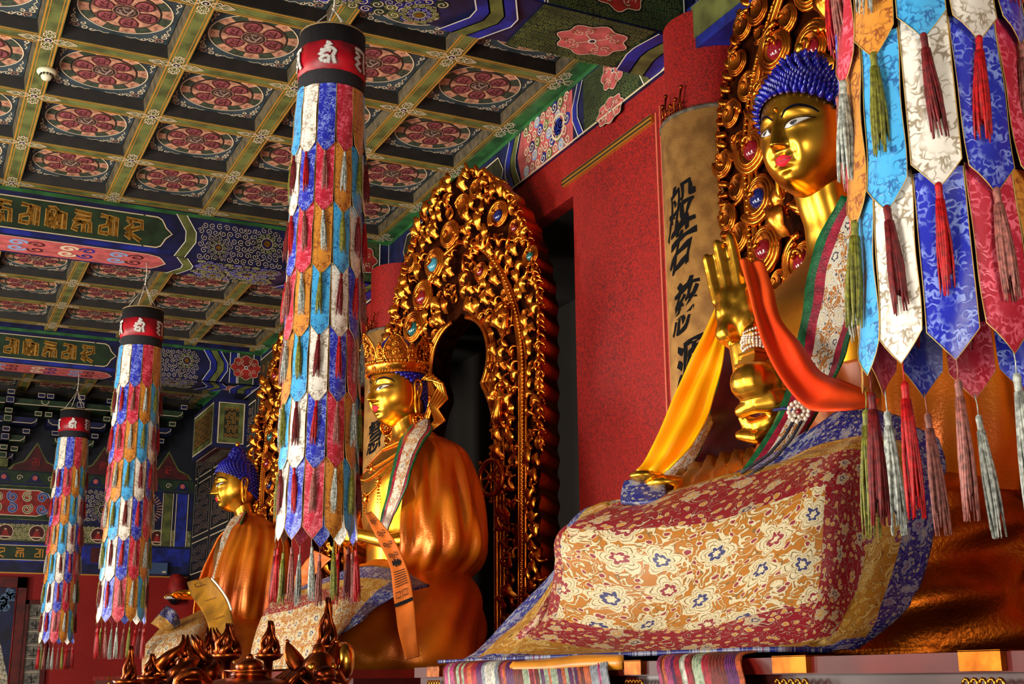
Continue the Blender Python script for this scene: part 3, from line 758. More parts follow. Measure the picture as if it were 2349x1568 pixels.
def face_paint(root, T, open_=1.0):
    def S(x, z, o=.0015):
        p = Vector((x, face_y(x, z)+o, z)); return T(p)
    def rib(mb, pts, wd, mat, o=.002):
        P = Paint(mb, lambda a, b, h: S(a, b, o+h), .0006); P.rib(catmull(pts, 6), wd, mat, 1)
    for sg, nm in ((1, 'left'), (-1, 'right')):
        mb = MB(); n = 6
        pts = catmull([(sg*.022, .062), (sg*.05, .090), (sg*.09, .100), (sg*.13, .083), (sg*.15, .06)], n)
        Pn = Paint(mb, lambda a, b, h: S(a, b, .0012+h), .0006); Pn.rib(pts, [.003+.008*math.sin(PI*min(1, (i+1)/len(pts)*.9+.05)) for i in range(len(pts))], BROW, 1)
        tag(mb.build('eyebrow', root), 'dark painted eyebrow')
        mb = MB(); up = catmull([(sg*.034, .008), (sg*.056, .031+.008*open_), (sg*.09, .041+.005*open_), (sg*.130, .038)], 5); lo = catmull([(sg*.034, .008), (sg*.054, .004), (sg*.085, .013), (sg*.130, .038)], 5)
        n = len(up); vs = []
        for k in range(n):
            for q in range(5):
                t = q/4; a = up[k][0]*(1-t)+lo[k][0]*t; b = up[k][1]*(1-t)+lo[k][1]*t; vs.append(S(a, b, .0018))
        mb.add(vs, [(k*5+q, k*5+q+1, (k+1)*5+q+1, (k+1)*5+q) for k in range(n-1) for q in range(4)], EWHITE)
        P = Paint(mb, lambda a, b, h: S(a, b, .0022+h), .0008)
        cx, cz = sg*.073, .0255
        P.disc(cx, cz, .0125, INK, 1, 16); P.disc(cx, cz, .0100, IRIS, 2, 14); P.disc(cx, cz, .0055, INK, 3, 10); P.disc(cx-.001, cz+.001, .0016, EWHITE, 4, 8)
        P.rib(up+[(sg*.145, .036)], .0035, INK, 5); P.rib(lo, .0016, INK, 5)
        P.rib([(x*1.0, z+.010) for x, z in up], .0014, INK, 5)
        mb.build('eye', root)
    mb = MB(); U = catmull([(-.043, -.113), (-.02, -.101), (-.006, -.097), (0, -.1), (.006, -.097), (.02, -.101), (.043, -.113)], 4); L_ = catmull([(-.043, -.113), (-.026, -.132), (0, -.142), (.026, -.132), (.043, -.113)], 6)
    n = len(U); vs = []
    for k in range(n):
        l = L_[min(len(L_)-1, round(k*(len(L_)-1)/(n-1)))]
        for q in range(9): t = q/8; vs.append(S(U[k][0]*(1-t)+l[0]*t, U[k][1]*(1-t)+l[1]*t, .0018))
    mb.add(vs, [(k*9+q, k*9+q+1, (k+1)*9+q+1, (k+1)*9+q) for k in range(n-1) for q in range(8)], LIPS)
    rib(mb, [(-.042, -.115), (-.015, -.119), (0, -.121), (.015, -.119), (.042, -.115)], .002, M('lip_line', '#5a0c18', .4), .0028)
    tag(mb.build('lips', root), 'red painted lips')
    mb = MB(); mb.ball(T(Vector((0, face_y(0, .105)+.003, .105))), .008, G_LEAF, 6, 10); mb.build('forehead_jewel', root)
def ear(mb, T, sg, mat):
    y0 = -.015; x0 = sg*.19
    out = catmull([(.0, .06), (-.03, .075), (-.055, .05), (-.05, -.0), (-.035, -.06), (-.035, -.15), (-.02, -.175), (-.004, -.15), (-.002, -.07), (.0, -.01)], 4, True)
    mb.tube([T(Vector((x0+sg*(.012 if z > -.04 else .006), y0+y, z))) for y, z in out], .010, mat, 8, True)
    inn = catmull([(-.012, .045), (-.035, .05), (-.038, .01), (-.025, -.03), (-.02, -.045)], 4)
    mb.tube([T(Vector((x0+sg*.008, y0+y, z))) for y, z in inn], .007, mat, 6)
    mb.ball(T(Vector((x0-sg*.005, y0-.026, .0))), (.012, .03, .06), mat, 8, 10)
    mb.tube([T(Vector((x0-sg*.002, y0-.02, -.05))), T(Vector((x0-sg*.002, y0-.02, -.16)))], .008, mat, 6)
def hairline(ph):          # ph = 0 front
    c = math.cos(ph); return .06+.115*max(0, c)**.8-.19*max(0, -c)**.6 + (.0 if c > 0 else 0)
def cap_point(ph, z, off=.012):
    k = hk(z*.985) if z < HU else .0; a = ha(z)+off; b = HB_+off
    return Vector((a*k*math.sin(ph), b*k*math.cos(ph), z))
def hair(root, T, knob=True, pointed=True, ush=.10, nm='hair'):
    mb = MB(); N, Mr = 72, 22; P = []
    def pt(ph, t, off):
        z0 = hairline(ph); z = z0+(HU+.004-z0)*t; k = (1-max(0, min(1, z/(HU+.006)))**2.5)**(1/2.5) if z > 0 else hk(z)
        x = (ha(z)+off)*k*math.sin(ph); y = (HB_+off)*k*math.cos(ph); rho = math.hypot(x, y+.02)
        return Vector((x, y, z+off*.8*t+ush*math.exp(-(rho/(.095 if pointed else .085))**(2.6 if pointed else 4.5))))
    for i in range(N):
        P.append([T(pt(2*PI*i/N, (j/Mr)**.8, .012)) for j in range(Mr+1)])
    mb.grid(P, BLUEHAIR, closed_u=True)
    # spiral snail curls in rows
    row = 0; t = .02
    while t < .999:
        z0 = hairline(0)+(HU-hairline(0))*t
        per = 2*PI*HA*max(.1, pt(1.2, t, .012).xy.length/HA*.95); n = max(5, int(per/.031))
        for i in range(n):
            ph = 2*PI*(i+.5*(row % 2))/n; p = pt(ph, t, .012); q1 = pt(ph+.02, t, .012); q2 = pt(ph, min(1, t+.01), .012)
            nrm = (q1-p).cross(q2-p)
            if nrm.length < 1e-9: nrm = Vector((0, 0, 1))
            nrm.normalize()
            if nrm.dot(p-Vector((0, 0, .05))) < 0: nrm = -nrm
            L = .034 if pointed else .012
            d = (nrm+Vector((0, 0, .35 if pointed else 0))).normalized()
            mb.tube([T(p-nrm*.004), T(p+d*L*.35), T(p+d*L*.75), T(p+d*L)], [.0150, .0125, .0065, .0015] if pointed else [.0165, .0155, .012, .004], BLUEHAIR, 7)
        row += 1; t += .085 if t < .8 else .05
    if ush > .05:
        for j in range(5):
            rr = .085-.017*j; n = max(1, int(2*PI*rr/.034))
            for i in range(n):
                ph = 2*PI*i/n+j*.4; x, y = rr*math.sin(ph), rr*math.cos(ph)-.02; rho = math.hypot(x, y+.02)
                z = HU-.02+ush*math.exp(-(rho/(.095 if pointed else .085))**(2.6 if pointed else 4.5))+.01; p = Vector((x, y, z)); d = Vector((x*6, y*6, 1)).normalized(); L = .03 if pointed else .014
                mb.tube([T(p-d*.01), T(p+d*L*.4), T(p+d*L)], [.0165, .014, .003], BLUEHAIR, 7)
    h = mb.build(nm, root)
    if knob:
        mb = MB(); mb.ball(T(Vector((0, -.02, HU+ush+.035))), (.022, .022, .026), G_SKIN, 8, 12); mb.lathe([(.03, 0), (.026, .012), (.012, .014)], G_SKIN, 12, M4=Matrix.Translation(T(Vector((0, -.02, HU+ush))))); mb.build('crown_jewel', root)
    return h
def finger(mb, base, dirs, lens, r0, r1, mat):
    p = Vector(base); pts = [p-Vector(dirs[0]).normalized()*r0, p]; 
    for d, l in zip(dirs, lens): p = p+Vector(d).normalized()*l; pts.append(p)
    pts = [Vector(q) for q in catmull(pts, 4)]; n = len(pts)
    mb.tube(pts, [r0+(r1-r0)*i/(n-1) for i in range(n)], mat, 10, cap=True); mb.ball(pts[-1], r1*1.0, mat, 6, 10); return pts
# silks and brocades
ORANGE = damask('orange_robe_silk', '#c8610f', '#d9822a', 9, .38, .05, .08)
ROBE = M('saffron_robe_satin', '#ea8414', .36, col2='#c8560c', vs=2.2, bump=.2, bs=90, spec=.6)
ROBE.node_tree.nodes['Principled BSDF'].inputs['Metallic'].default_value = .45
ROBED = M('bronze_robe_satin', '#d87a16', .33, col2='#a8440c', vs=3, bump=.3, bs=60, spec=.6)
ROBED.node_tree.nodes['Principled BSDF'].inputs['Metallic'].default_value = .5
SAT_O = M('orange_satin', '#ee3a0c', .5, col2='#f4561a', vs=1.6, spec=.35, bump=.15, bs=40)
SAT_Y = M('yellow_satin', '#ffe400', .36, col2='#ffa800', vs=3.2, spec=.5)
for m_ in (SAT_O, SAT_Y):
    m_.node_tree.nodes['Principled BSDF'].inputs['Sheen Weight'].default_value = 0
TRIM_G = M('green_trim_silk', '#0f5a30', .4, var=.3, vs=30, bump=.2, bs=120); TRIM_R = M('crimson_trim_silk', '#9c1230', .4, var=.3, vs=30, bump=.2, bs=120)
BR_CREAM = brocade('cream_brocade', '#b8701a', '#e0d0a6', '#7a5e30', '#27306a', '#8e2038', 7.0, .42, 0, .4, 6, .44, 1, .33)
BR_WHITE = brocade('silver_brocade', '#b86a1c', '#e2dccb', '#8b7444', '#d8c8a0', '#33304a', 9, .4, 0, .5, 5, .42)
BR_RED = brocade('red_brocade', '#8c0a1c', '#c8b48e', '#6a0816', '#2c3554', '#c98e34', 8.5, .45, 0, .95, 5, .24, 1, .425)
BR_GOLD = brocade('ochre_brocade', '#a9701c', '#c9a35a', '#6c4818', '#7a3a5c', '#b9862e', 4.2, .42, 0, .8, 7, .36, 1, .37)
BR_BLUE = brocade('blue_brocade', '#0e1a74', '#8d90a4', '#1c2150', '#6c3060', '#a89878', 9, .45, 0, .9, 5, .32, 1, .40)
PEARL = M('pearl', '#d9cdbb', .25, spec=.8)
# ------------------------------------------------------------------ carved mandorlas
G_BOARD = gold('shaded_carving_ground', '#4a1e0a', '#241008', .5, .3, 20, 6)  # dark brown stands in for the shade in gaps between carved leaves
JEWEL = {k: M(k+'_cabochon', c, .12, spec=.9) for k, c in (('ruby', '#7c0c1c'), ('teal', '#0e5c5c'), ('sapphire', '#0c1a5c'), ('sky_stone', '#3a8ca0'))}
def jewel_swirl(mb, PT, l, h, r, jb=None, mat=None, rot=0, sg=1):
    mat = mat or G_CARVE
    for k, (ra, rb, tr) in enumerate(((1.0, .64, .125), (.80, .54, .10), (.64, .46, .08))):
        pts = []
        for i in range(26):
            t = i/25; a = rot+sg*(1.55*2*PI*t*.72)+k*.25; rr = r*(ra+(rb-ra)*t**.8)
            pts.append(PT(l+rr*math.cos(a), h+rr*math.sin(a), .03*r/.15+.35*r*(1-t)*.3+.05*r*k))
        mb.tube(pts, [r*tr*(1.1-.5*i/25) for i in range(26)], mat, 7)
    N = 16; P = [[PT(l+q*r*.5*math.cos(2*PI*i/N), h+q*r*.5*math.sin(2*PI*i/N), .02+r*(.10+.14*q*q)) for q in (0, .5, .8, 1.05)] for i in range(N)]
    mb.grid(P, G_CARVE2, closed_u=True)
    if jb is not None:
        n = 16; m = 6; P = []
        for i in range(n):
            row = []
            for j in range(m+1):
                q = PI/2*j/m; rr = r*.4*math.sin(q); row.append(PT(l+rr*math.cos(2*PI*i/n), h-.05*r+rr*math.sin(2*PI*i/n), .02+r*.12+r*.3*math.cos(q)))
            P.append(row)
        jb.grid(P, jb._m, closed_u=True)
    pts = [PT(l+sg*r*(.02+.34*q)*math.cos(rot+PI/2-3.6*q*sg), h+r*.14+r*(.02+.34*q)*math.sin(rot+PI/2-3.6*q*sg), .02+r*.45) for q in [i/9 for i in range(10)]]
    mb.tube(pts, [r*.12]*3+[r*.1]*3+[r*.07]*2+[r*.04]*2, mat, 6)
def curl_leaf(mb, PT, l, h, s, ang, sg=1, mat=None, d=.02, n=3):
    mat = mat or G_CARVE
    for k in range(n):
        a0 = ang+(k-(n-1)/2)*.55; pts = []; rad = []
        sz = s*(1-.18*abs(k-(n-1)/2))
        for i in range(8):
            t = i/7; a = a0+sg*(k % 2*2-1 if n > 1 else 1)*1.9*t*t
            if i == 0: x, y = l, h
            else: x += sz/7*math.cos(a); y += sz/7*math.sin(a)
            pts.append(PT(x, y, d+.35*s*math.sin(PI*t*.9)*(.6+.3*(k % 2)))); rad.append(s*(.185-.145*t**1.3))
        mb.tube(pts, rad, mat, 6)
        mb.ball(pts[-1], s*.075, mat, 4, 6)
def sheet_leaf(mb, PT, l, h, s, ang, sg=1, mat=None, d=.02):
    """broad acanthus leaf with scalloped edge and rolled tip"""
    N = 9; x, y = l, h; P = []
    for i in range(N):
        t = i/(N-1); a = ang+sg*1.5*t*t; w_ = s*.30*(math.sin(PI*(.12+.86*t))**.8)*(1+.28*math.cos(t*4*PI)); row = []
        for q in (-1, -.6, -.25, 0, .25, .6, 1):
            z = d+s*(.16+.30*math.sin(PI*t*.85)+.16*(1-q*q)-.05*(abs(q) == .25)+.25*max(0, t-.75))
            row.append(PT(x-math.sin(a)*q*w_, y+math.cos(a)*q*w_, z))
        P.append(row); x += s/(N-1)*math.cos(a); y += s/(N-1)*math.sin(a)
    mb.grid(P, mat or G_CARVE)
def mandorla(Xm, Ym, z0, W, H, H0, label, seed, jewels, xdepth=.16, fill=.095, hole=True, ymin=None, th_=0, ex=.72, hf=.93):
    r = random.Random(seed)
    root = empty('mandorla', (Xm, Ym, z0), label, 'mandorla', 'carved gilt mandorlas behind the statues', rz=PI+th_)
    PT = lambda l, h, d: Vector((d, l, h))
    def wh(h):
        if h < 0: return 0
        t = max(0, (h-H0)/(H-H0)); return W*max(0, 1-t*t)**ex*(1-.05*max(0, (1-h/H0)) if h < H0 else 1)
    hs = [H*i/60 for i in range(61)]
    out = [(wh(h), h) for h in hs]
    def zone(l, h):     # 0 at the opening .. 1 at the rim
        return abs(l)/max(.01, wh(h)) if wh(h) > 0 else 9
    # opening: head nimbus over body nimbus
    def hw(h):
        h1, r1, h2, r2 = 2.36, .36, 1.62, .45
        a = r1*math.sqrt(max(0, 1-((h-h1)/r1)**2)) if abs(h-h1) < r1 else 0
        b = r2*math.sqrt(max(0, 1-((h-h2)/(r2*1.45))**2)) if abs(h-h2) < r2*1.45 else 0
        if h < h2: b = r2
        return max(a, b)
    # board with real thickness: side strips either side of the opening
    mb = MB(); th = xdepth
    for sg in (-1, 1):
        for (d0, flip) in ((.0, False), (-th, True)):
            P = [[Vector((d0, sg*(hw(h)*(1-q)+wh(h)*.985*q) if hole else sg*wh(h)*.985*q, h)) for h in hs] for q in (0, .33, .66, 1)]
            mb.grid(P, G_BOARD, flip=(flip != (sg < 0)))
        # ridged outer edge
        P = []
        for q in range(7):
            d = .02-(th+.02)*q/6
            P.append([Vector((d, sg*(wh(h)+.012*math.sin(h*38+q*.4)), h)) for h in [H*i/220 for i in range(221)]])
        mb.grid(P, G_CARVE, flip=sg < 0)
        if hole:
            P = [[Vector((.0-th*q, sg*hw(h), h)) for h in hs] for q in (0, 1)]; mb.grid(P, G_DARK, flip=sg > 0)
    mb.build('board', root)
    # mouldings: opening frame, intermediate arch, rim
    mb = MB()
    for sg in (-1, 1):
        if hole:
            for off, rr, d in ((.01, .022, .02), (.05, .012, .02), (.085, .018, .015)):
                mb.tube([PT(sg*(hw(h)+off), h, d) for h in [2.71*i/90 for i in range(91)] if hw(h) > 0], rr, G_CARVE, 7)
        for k_, rr in ((.80, .022), (.845, .012), (.765, .012)):
            mb.tube([PT(sg*wh(h)*k_, h*hf, .03) for h in hs], rr, G_CARVE, 7)
    s_ = 0
    for sg in (-1, 1):
        for k_ in (.822,):
            pts = [(sg*wh(h)*k_, h*hf) for h in [H*i/120 for i in range(121)]]
            for l, h in pts: mb.ball(PT(l, h, .045), .013, G_LEAF, 4, 6)
    mb.build('moulding', root)
    # carving
    mb = MB(); placed = []
    jbs = {}
    def jb(k):
        if k not in jbs: jbs[k] = MB(); jbs[k]._m = JEWEL[k]
        return jbs[k]
    jl = []
    for (l, h, rr, jk) in jewels:
        J = None
        if jk: J = MB(); J._m = JEWEL[jk]
        jewel_swirl(mb, PT, l, h, rr, J, rot=r.uniform(0, 6), sg=1 if l < 0 else -1); placed.append((l, h, rr*1.02))
        if jk: jl.append(J)
    tries = 0; cnt = 0
    while tries < 9000 and cnt < 900:
        tries += 1; h = r.uniform(.16, H*.995); w_ = wh(h); l = r.uniform(-w_, w_); z = zone(l, h)
        if ymin is not None and l < ymin: continue
        if hole and (abs(l) < hw(h)+.075 or abs(l) < hw(h-.07)+.02): continue
        zi = abs(l)/max(.01, wh(min(H, h/hf)))
        if h < H*hf and .73 < zi < .87: continue
        inner = h < H*hf and zi < .8
        s = fill*r.uniform(.75, 1.15)
        if any((l-a)**2+(h-b)**2 < (c+s*.45)**2 for a, b, c in placed): continue
        placed.append((l, h, s*.42)); cnt += 1
        ang = math.atan2(h-H*.35, l)+r.uniform(-.9, .9)
        if inner and hole: ang = PI/2+r.choice((-1, 1))*r.uniform(.2, .8)
        kk = r.random()
        if kk < .5: sheet_leaf(mb, PT, l-.55*s*math.cos(ang), h-.55*s*math.sin(ang), s*1.6, ang, r.choice((-1, 1)))
        elif kk < .72: jewel_swirl(mb, PT, l, h, s*.62, None, rot=r.uniform(0, 6), sg=r.choice((-1, 1)))
        else: curl_leaf(mb, PT, l-.4*s*math.cos(ang), h-.4*s*math.sin(ang), s*1.5, ang, r.choice((-1, 1)), G_CARVE, .02, 3)
    # flame leaves along the rim
    k = 0
    for sg in (-1, 1):
        h = H*.40
        while h < H*1.0:
            l = sg*wh(h); nx = math.atan2(.35+1.2*max(0, (h-H0)/(H-H0)), sg)
            curl_leaf(mb, PT, l*.97, h-.02, .11 if h < H*.9 else .15, nx+r.uniform(-.3, .3), sg, G_CARVE, .0, 2); h += .05+.02*r.random()
    mb.build('carving', root)
    for J in jl: J.build('jewel', root)
    return root, wh
# near statue's mandorla: swirls seen down its far side
jw = []
M1 = (4.02, 4.05, 1.602)
def toL(p, c): return (c[1]-p.y, p.z-c[2])
def planeL(u, v, c, th, d=.04):
    n = Vector((-math.cos(th), -math.sin(th), 0)); t = Vector((math.sin(th), -math.cos(th), 0)); c = Vector(c)
    rr = ray(u, v); k = (c+n*d-Vector((0, 0, CH))).dot(n)/rr.dot(n); p = Vector((0, 0, CH))+rr*k-c; return p.dot(t), p.z
for (u, v, k) in ((1780, 112, 'ruby'), (1752, 222, 'teal'), (1725, 342, 'ruby'), (1740, 452, 'sapphire'), (1752, 570, 'ruby'), (1862, -30, 'sapphire'), (1862, 110, 'ruby'), (1850, 260, 'teal'), (1840, 600, 'ruby')):
    p = aX(u, v, 3.98); l, h = toL(p, M1); jw.append((l, h, .15, k))
for (u, v) in ((1688, 140), (1672, 262), (1655, 372), (1662, 500), (1735, 20), (1672, 610), (1700, 60), (1800, 40), (1800, 190), (1690, 330), (1685, 430), (1690, 540), (1710, 200), (1805, 300), (1800, 400)):
    p = aX(u, v, 3.98); l, h = toL(p, M1); jw.append((l, h, .095, None))
mandorla(*M1, 1.44, 4.35, 2.8, 'carved gilt mandorla with red, teal and navy jewels behind the near statue', 3, jw, fill=.13, hole=False)
jw = []
M2 = (3.85, 8.85, 1.602)
for (u, v, rr, k) in ((1143, 492, .12, 'sapphire'), (995, 605, .15, 'sky_stone'), (968, 680, .15, 'ruby'), (948, 752, .15, 'teal'), (1215, 585, .09, 'teal'), (1178, 520, .08, 'ruby'), (1100, 620, .09, 'ruby'), (1060, 470, .1, None), (1030, 540, .13, None), (940, 600, .09, None), (1090, 430, .09, None)):
    l, h = planeL(u, v, M2, .25); jw.append((l, h, rr*1.05, k))
m2, wh2 = mandorla(*M2, .97, 3.95, 2.5, 'pointed gilt mandorla with keyhole opening standing behind the crowned statue', 5, jw, fill=.085, th_=.25, ex=.6, hf=.85)
# wheel of the law and small robed figure carved on the near side of the opening
def carved_wheel(root, l, h, R):
    mb = MB(); PT = lambda a, b, d: Vector((.09+d, l+a, h+b))
    mb.tube([PT(R*math.cos(t), R*math.sin(t), 0) for t in [2*PI*i/24 for i in range(24)]], R*.16, G_CARVE, 8, True)
    for k in range(8):
        a = k*PI/4; mb.tube([PT(0, 0, 0), PT(R*math.cos(a), R*math.sin(a), 0)], R*.07, G_LEAF, 6); mb.ball(PT(R*1.35*math.cos(a), R*1.35*math.sin(a), 0), R*.14, G_CARVE, 5, 8)
        if k % 2 == 0: mb.tube([PT(R*math.cos(a), R*math.sin(a), 0), PT(R*1.3*math.cos(a), R*1.3*math.sin(a), 0)], R*.07, G_CARVE, 6)
    mb.ball(PT(0, 0, .01), R*.22, G_CARVE, 6, 10); mb.build('carved_wheel', root)
l, h = planeL(1127, 1095, M2, .25, .09); carved_wheel(m2, l, h, .13)
def carved_figure(root, l, h, s):
    mb = MB(); PT = lambda a, b, d: Vector((.08+d*s, l+a*s, h+b*s))
    mb.tube([PT(0, .5, 0), PT(.02, .3, .03), PT(-.02, 0, .05), PT(-.1, -.4, .05), PT(-.22, -.75, .0)], [.1*s, .16*s, .14*s, .2*s, .06*s], G_CARVE, 10)
    mb.ball(PT(0, .66, .02), (.1*s, .1*s, .13*s), G_CARVE, 8, 10); mb.ball(PT(0, .8, 0), .06*s, G_CARVE, 5, 8)
    for sg in (-1, 1): mb.tube([PT(sg*.14, .4, 0), PT(sg*.2, .18, .1), PT(0, .18, .22)], [.06*s, .055*s, .04*s], G_CARVE, 7)
    for k in range(5): mb.tube([PT(.1-.06*k, .1, .12), PT(.12-.09*k, -.3, .16), PT(.0-.12*k, -.7, .1)], .022*s, G_LEAF, 5)
    mb.tube([PT(.1, .45, -.05), PT(.35, .5, 0), PT(.45, .1, .05), PT(.35, -.4, .02)], .035*s, G_CARVE, 6)
    mb.build('carved_figure', root)
l, h = planeL(1147, 925, M2, .25, .09); carved_figure(m2, l, h, .22)
l, h = planeL(1160, 730, M2, .25, .09); carved_figure(m2, l, h, .15)
jw = []
M3 = (3.85, 13.15, 1.602)
for (u, v, rr, k) in ((620, 1000, .13, 'teal'), (612, 1060, .13, 'ruby'), (618, 1110, .12, 'sapphire'), (610, 940, .14, None), (600, 1180, .12, None), (630, 860, .12, 'ruby')):
    l, h = planeL(u, v, M3, .25); jw.append((l, h, rr, k))
mandorla(*M3, 1.0, 3.95, 2.5, 'farthest gilt mandorla, mostly hidden behind the large pennant banner', 8, jw, fill=.11, th_=.25, ex=.6, hf=.85)
# ================================================================== near statue (raised hand, blue curls)
def statue_T(hc, pitch=0.12, yaw=0):
    """head frame (x side, y forward, z up) -> statue frame (x forward, y left, z up)"""
    R_ = Matrix.Rotation(yaw, 3, 'Z') @ Matrix.Rotation(pitch, 3, 'Y')
    return lambda p: R_ @ Vector((p.y, -p.x, p.z)) + Vector(hc)
def ribband(mb, left, right, cols, n=6, bulge=.02, nrm=(-.2, .9, .2), k=None, uvw=.12, wob=.004):
    """cloth band between two 3-D edge paths; cols = [(fraction, material)...]"""
    Lp = catmull([tuple(p) for p in left], n); Rp = catmull([tuple(p) for p in right], n); m = min(len(Lp), len(Rp))
    cuts = []; acc = 0
    for fr, mt in cols:
        s = max(1, round(fr*12))
        for q in range(s): cuts.append((acc+fr*q/s, mt))
        acc += fr
    cuts.append((acc, None)); nv = Vector(nrm).normalized(); P = []
    run = [0]
    for i in range(1, m): run.append(run[-1]+(Vector(Lp[i])-Vector(Lp[i-1])).length)
    for t, _ in cuts:
        row = []
        for i in range(m):
            a, b = Vector(Lp[i]), Vector(Rp[i]); p = a.lerp(b, t/acc)
            row.append(p+nv*(bulge*math.sin(PI*t/acc)+wob*math.sin(run[i]*30+t*9)))
        P.append(row)
    mb.grid(P, None, matf=lambda i, j: cuts[i][1], uv=lambda i, j: (cuts[min(i, len(cuts)-1)][0]*uvw, run[min(j, m-1)]))
def netsurf(mb, net, conv, cells, matf, T, uvs, wob=None):
    """net[r][c]=(u, v, X): smooth surface through traced points at real distances"""
    rows = [catmull(r, cells) for r in net]; nc = len(rows[0])
    cols = [catmull([rows[r][c] for r in range(len(rows))], cells) for c in range(nc)]
    P = []
    for c in range(nc):
        col = []
        for r in range(len(cols[c])):
            p = conv(*cols[c][r])
            if wob: p = p+wob(c/cells, r/cells)
            col.append(T(p))
        P.append(col)
    mb.grid(P, None, matf=lambda i, j: matf(i/cells, j/cells), uv=lambda i, j: (i/cells*uvs[0], j/cells*uvs[1]))
S1 = (3.42, 3.9, 1.6)
st1 = empty('buddha_statue', S1, 'large near gilt Buddha statue with pointed blue curls and raised hand', 'statue', 'gilt Buddha statues', rz=PI)
L1 = lambda p: Vector((S1[0]-p.x, S1[1]-p.y, p.z-S1[2]))
def fold1(a, h): return .018*math.sin(9*a+4*h)+.012*math.sin(17*a-9*h)
T1 = statue_T((.13, .02, 2.13), .08, .26)
mb = MB(); head_mesh(mb, G_SKIN, T1)
for sg in (-1, 1): ear(mb, T1, sg, G_SKIN)
def torso(mb, mat):
    S = [(.6, .0, 0, .26, .36), (.9, .02, 0, .26, .36), (1.15, .03, 0, .29, .42), (1.38, .02, 0, .27, .46), (1.52, -.01, 0, .22, .42), (1.60, -.02, 0, .17, .30), (1.66, -.01, 0, .125, .17), (1.75, .02, 0, .105, .118), (1.84, .045, 0, .105, .112), (1.95, .07, 0, .11, .12), (2.05, .09, 0, .1, .11)]
    loft(mb, S, mat, 56, disp=lambda a, h: (.02*math.exp(-((a-.55)/.4)**2-((h-1.33)/.12)**2)+.02*math.exp(-((a-5.73)/.4)**2-((h-1.33)/.12)**2)) if h < 1.7 else .0015*math.sin(h*55), ex=2.2)
torso(mb, G_SKIN)
# hands: one skin each, joined to the body mesh
def hand_up(origin, ax_, n_, up_, s=1.0):
    """raised open hand: ax_ towards thumb side, n_ out of palm, up_ along fingers"""
    h = MB(); O = Vector(origin); A = Vector(ax_).normalized(); U = Vector(up_).normalized(); N = A.cross(U).normalized()
    if N.dot(Vector(n_)) < 0: N = -N
    P = lambda a, n, u: O+(A*a+N*n+U*u)*s
    g = None
    h.tube([P(.01, -.02, -.16), P(0, -.005, -.06), P(0, 0, .0)], [.062*s, .053*s, .05*s], g, 14)
    for a, u, ra in ((-.035, .045, .045), (.035, .045, .048), (-.035, .10, .04), (.03, .10, .042), (0, .07, .045), (-.03, .135, .034), (.03, .135, .034), (0, .13, .035)): h.ball(P(a, .0, u), (ra*s*.95, ra*s*.95, ra*s*1.25), g, 8, 12)
    h.ball(P(.045, .022, .03), .036*s, g, 8, 12); h.ball(P(-.045, .02, .03), .034*s, g, 8, 12)
    D = lambda a, n, u: A*a+N*n+U*u
    finger(h, P(-.058, 0, .15), [D(-.05, .05, 1), D(.0, .15, 1), D(.02, .25, 1)], [.055*s, .04*s, .032*s], .0195*s, .015*s, g)
    finger(h, P(-.020, 0, .165), [D(-.01, .04, 1), D(0, .12, 1), D(0, .2, 1)], [.068*s, .048*s, .036*s], .0205*s, .0155*s, g)
    finger(h, P(.019, 0, .168), [D(.03, .03, 1), D(.02, .1, 1), D(.0, .16, 1)], [.072*s, .052*s, .038*s], .021*s, .016*s, g)
    finger(h, P(.056, 0, .158), [D(.12, .3, 1), D(.1, .9, .6), D(.0, 1, -.1)], [.05*s, .036*s, .03*s], .0175*s, .013*s, g)
    finger(h, P(.062, .02, .05), [D(.6, .6, .6), D(.2, .7, .8), D(-.1, .5, .8)], [.045*s, .04*s, .032*s], .022*s, .0145*s, g)
    return h
ph = L1(aX(1710, 785, 2.86)); O1 = ph
hm = hand_up(ph, (-.6, .8, 0), (.8, .6, .0), (.05, -.16, 1), 1.34)
# forearm runs down and back to the elbow
e1 = L1(aX(1800, 960, 3.25)); hm.tube([ph+Vector((-.01, 0, -.1)), ph.lerp(e1, .6), e1], [.07, .085, .1], None, 14)
hm.tube([e1, Vector((-.02, -.42, 1.2)), Vector((-.04, -.40, 1.44))], [.1, .12, .12], None, 14)
vs, fs = extract(hm, .0075, 8); mb.add(vs, fs, G_SKIN)
# lower hand: heel of the palm forward, thumb and fingers curled under
c = L1(aX(1742, 882, 2.80)); hm = MB()
A = Vector((0, 1, 0)); F_ = Vector((1, 0, 0)); Zv = Vector((0, 0, 1))
Q = lambda f, l, z: c+Vector((f, l, z))
px_ = lambda u, v, X=2.78: L1(aX(u, v, X))
hm.ball(px_(1738, 878), (.105, .10, .082), None, 10, 16); hm.ball(px_(1765, 872, 2.86), (.11, .11, .085), None, 10, 16)
hm.tube([px_(1765, 875, 2.86), px_(1830, 880, 3.0), px_(1900, 900, 3.12)], [.085, .075, .08], None, 14)
hm.tube([px_(1800, 915, 2.86), px_(1770, 918, 2.8), px_(1735, 925, 2.76), px_(1702, 941, 2.74)], [.052, .048, .036, .026], None, 12)
hm.ball(px_(1700, 943, 2.74), .026, None, 6, 10)
hm.tube([px_(1800, 950, 2.88), px_(1765, 965, 2.83), px_(1735, 975, 2.8), px_(1712, 968, 2.79), px_(1702, 950, 2.78)], [.034, .033, .03, .027, .022], None, 10)
hm.tube([px_(1800, 970, 2.9), px_(1765, 985, 2.84), px_(1735, 1004, 2.79), px_(1698, 998, 2.77)], [.036, .033, .028, .02], None, 10)
hm.ball(px_(1697, 998, 2.77), .02, None, 6, 10)
hm.tube([px_(1810, 930, 2.95), px_(1790, 975, 2.93), px_(1760, 1000, 2.9)], [.045, .04, .025], None, 10)
vs, fs = extract(hm, .008, 3); mb.add(vs, fs, G_SKIN)
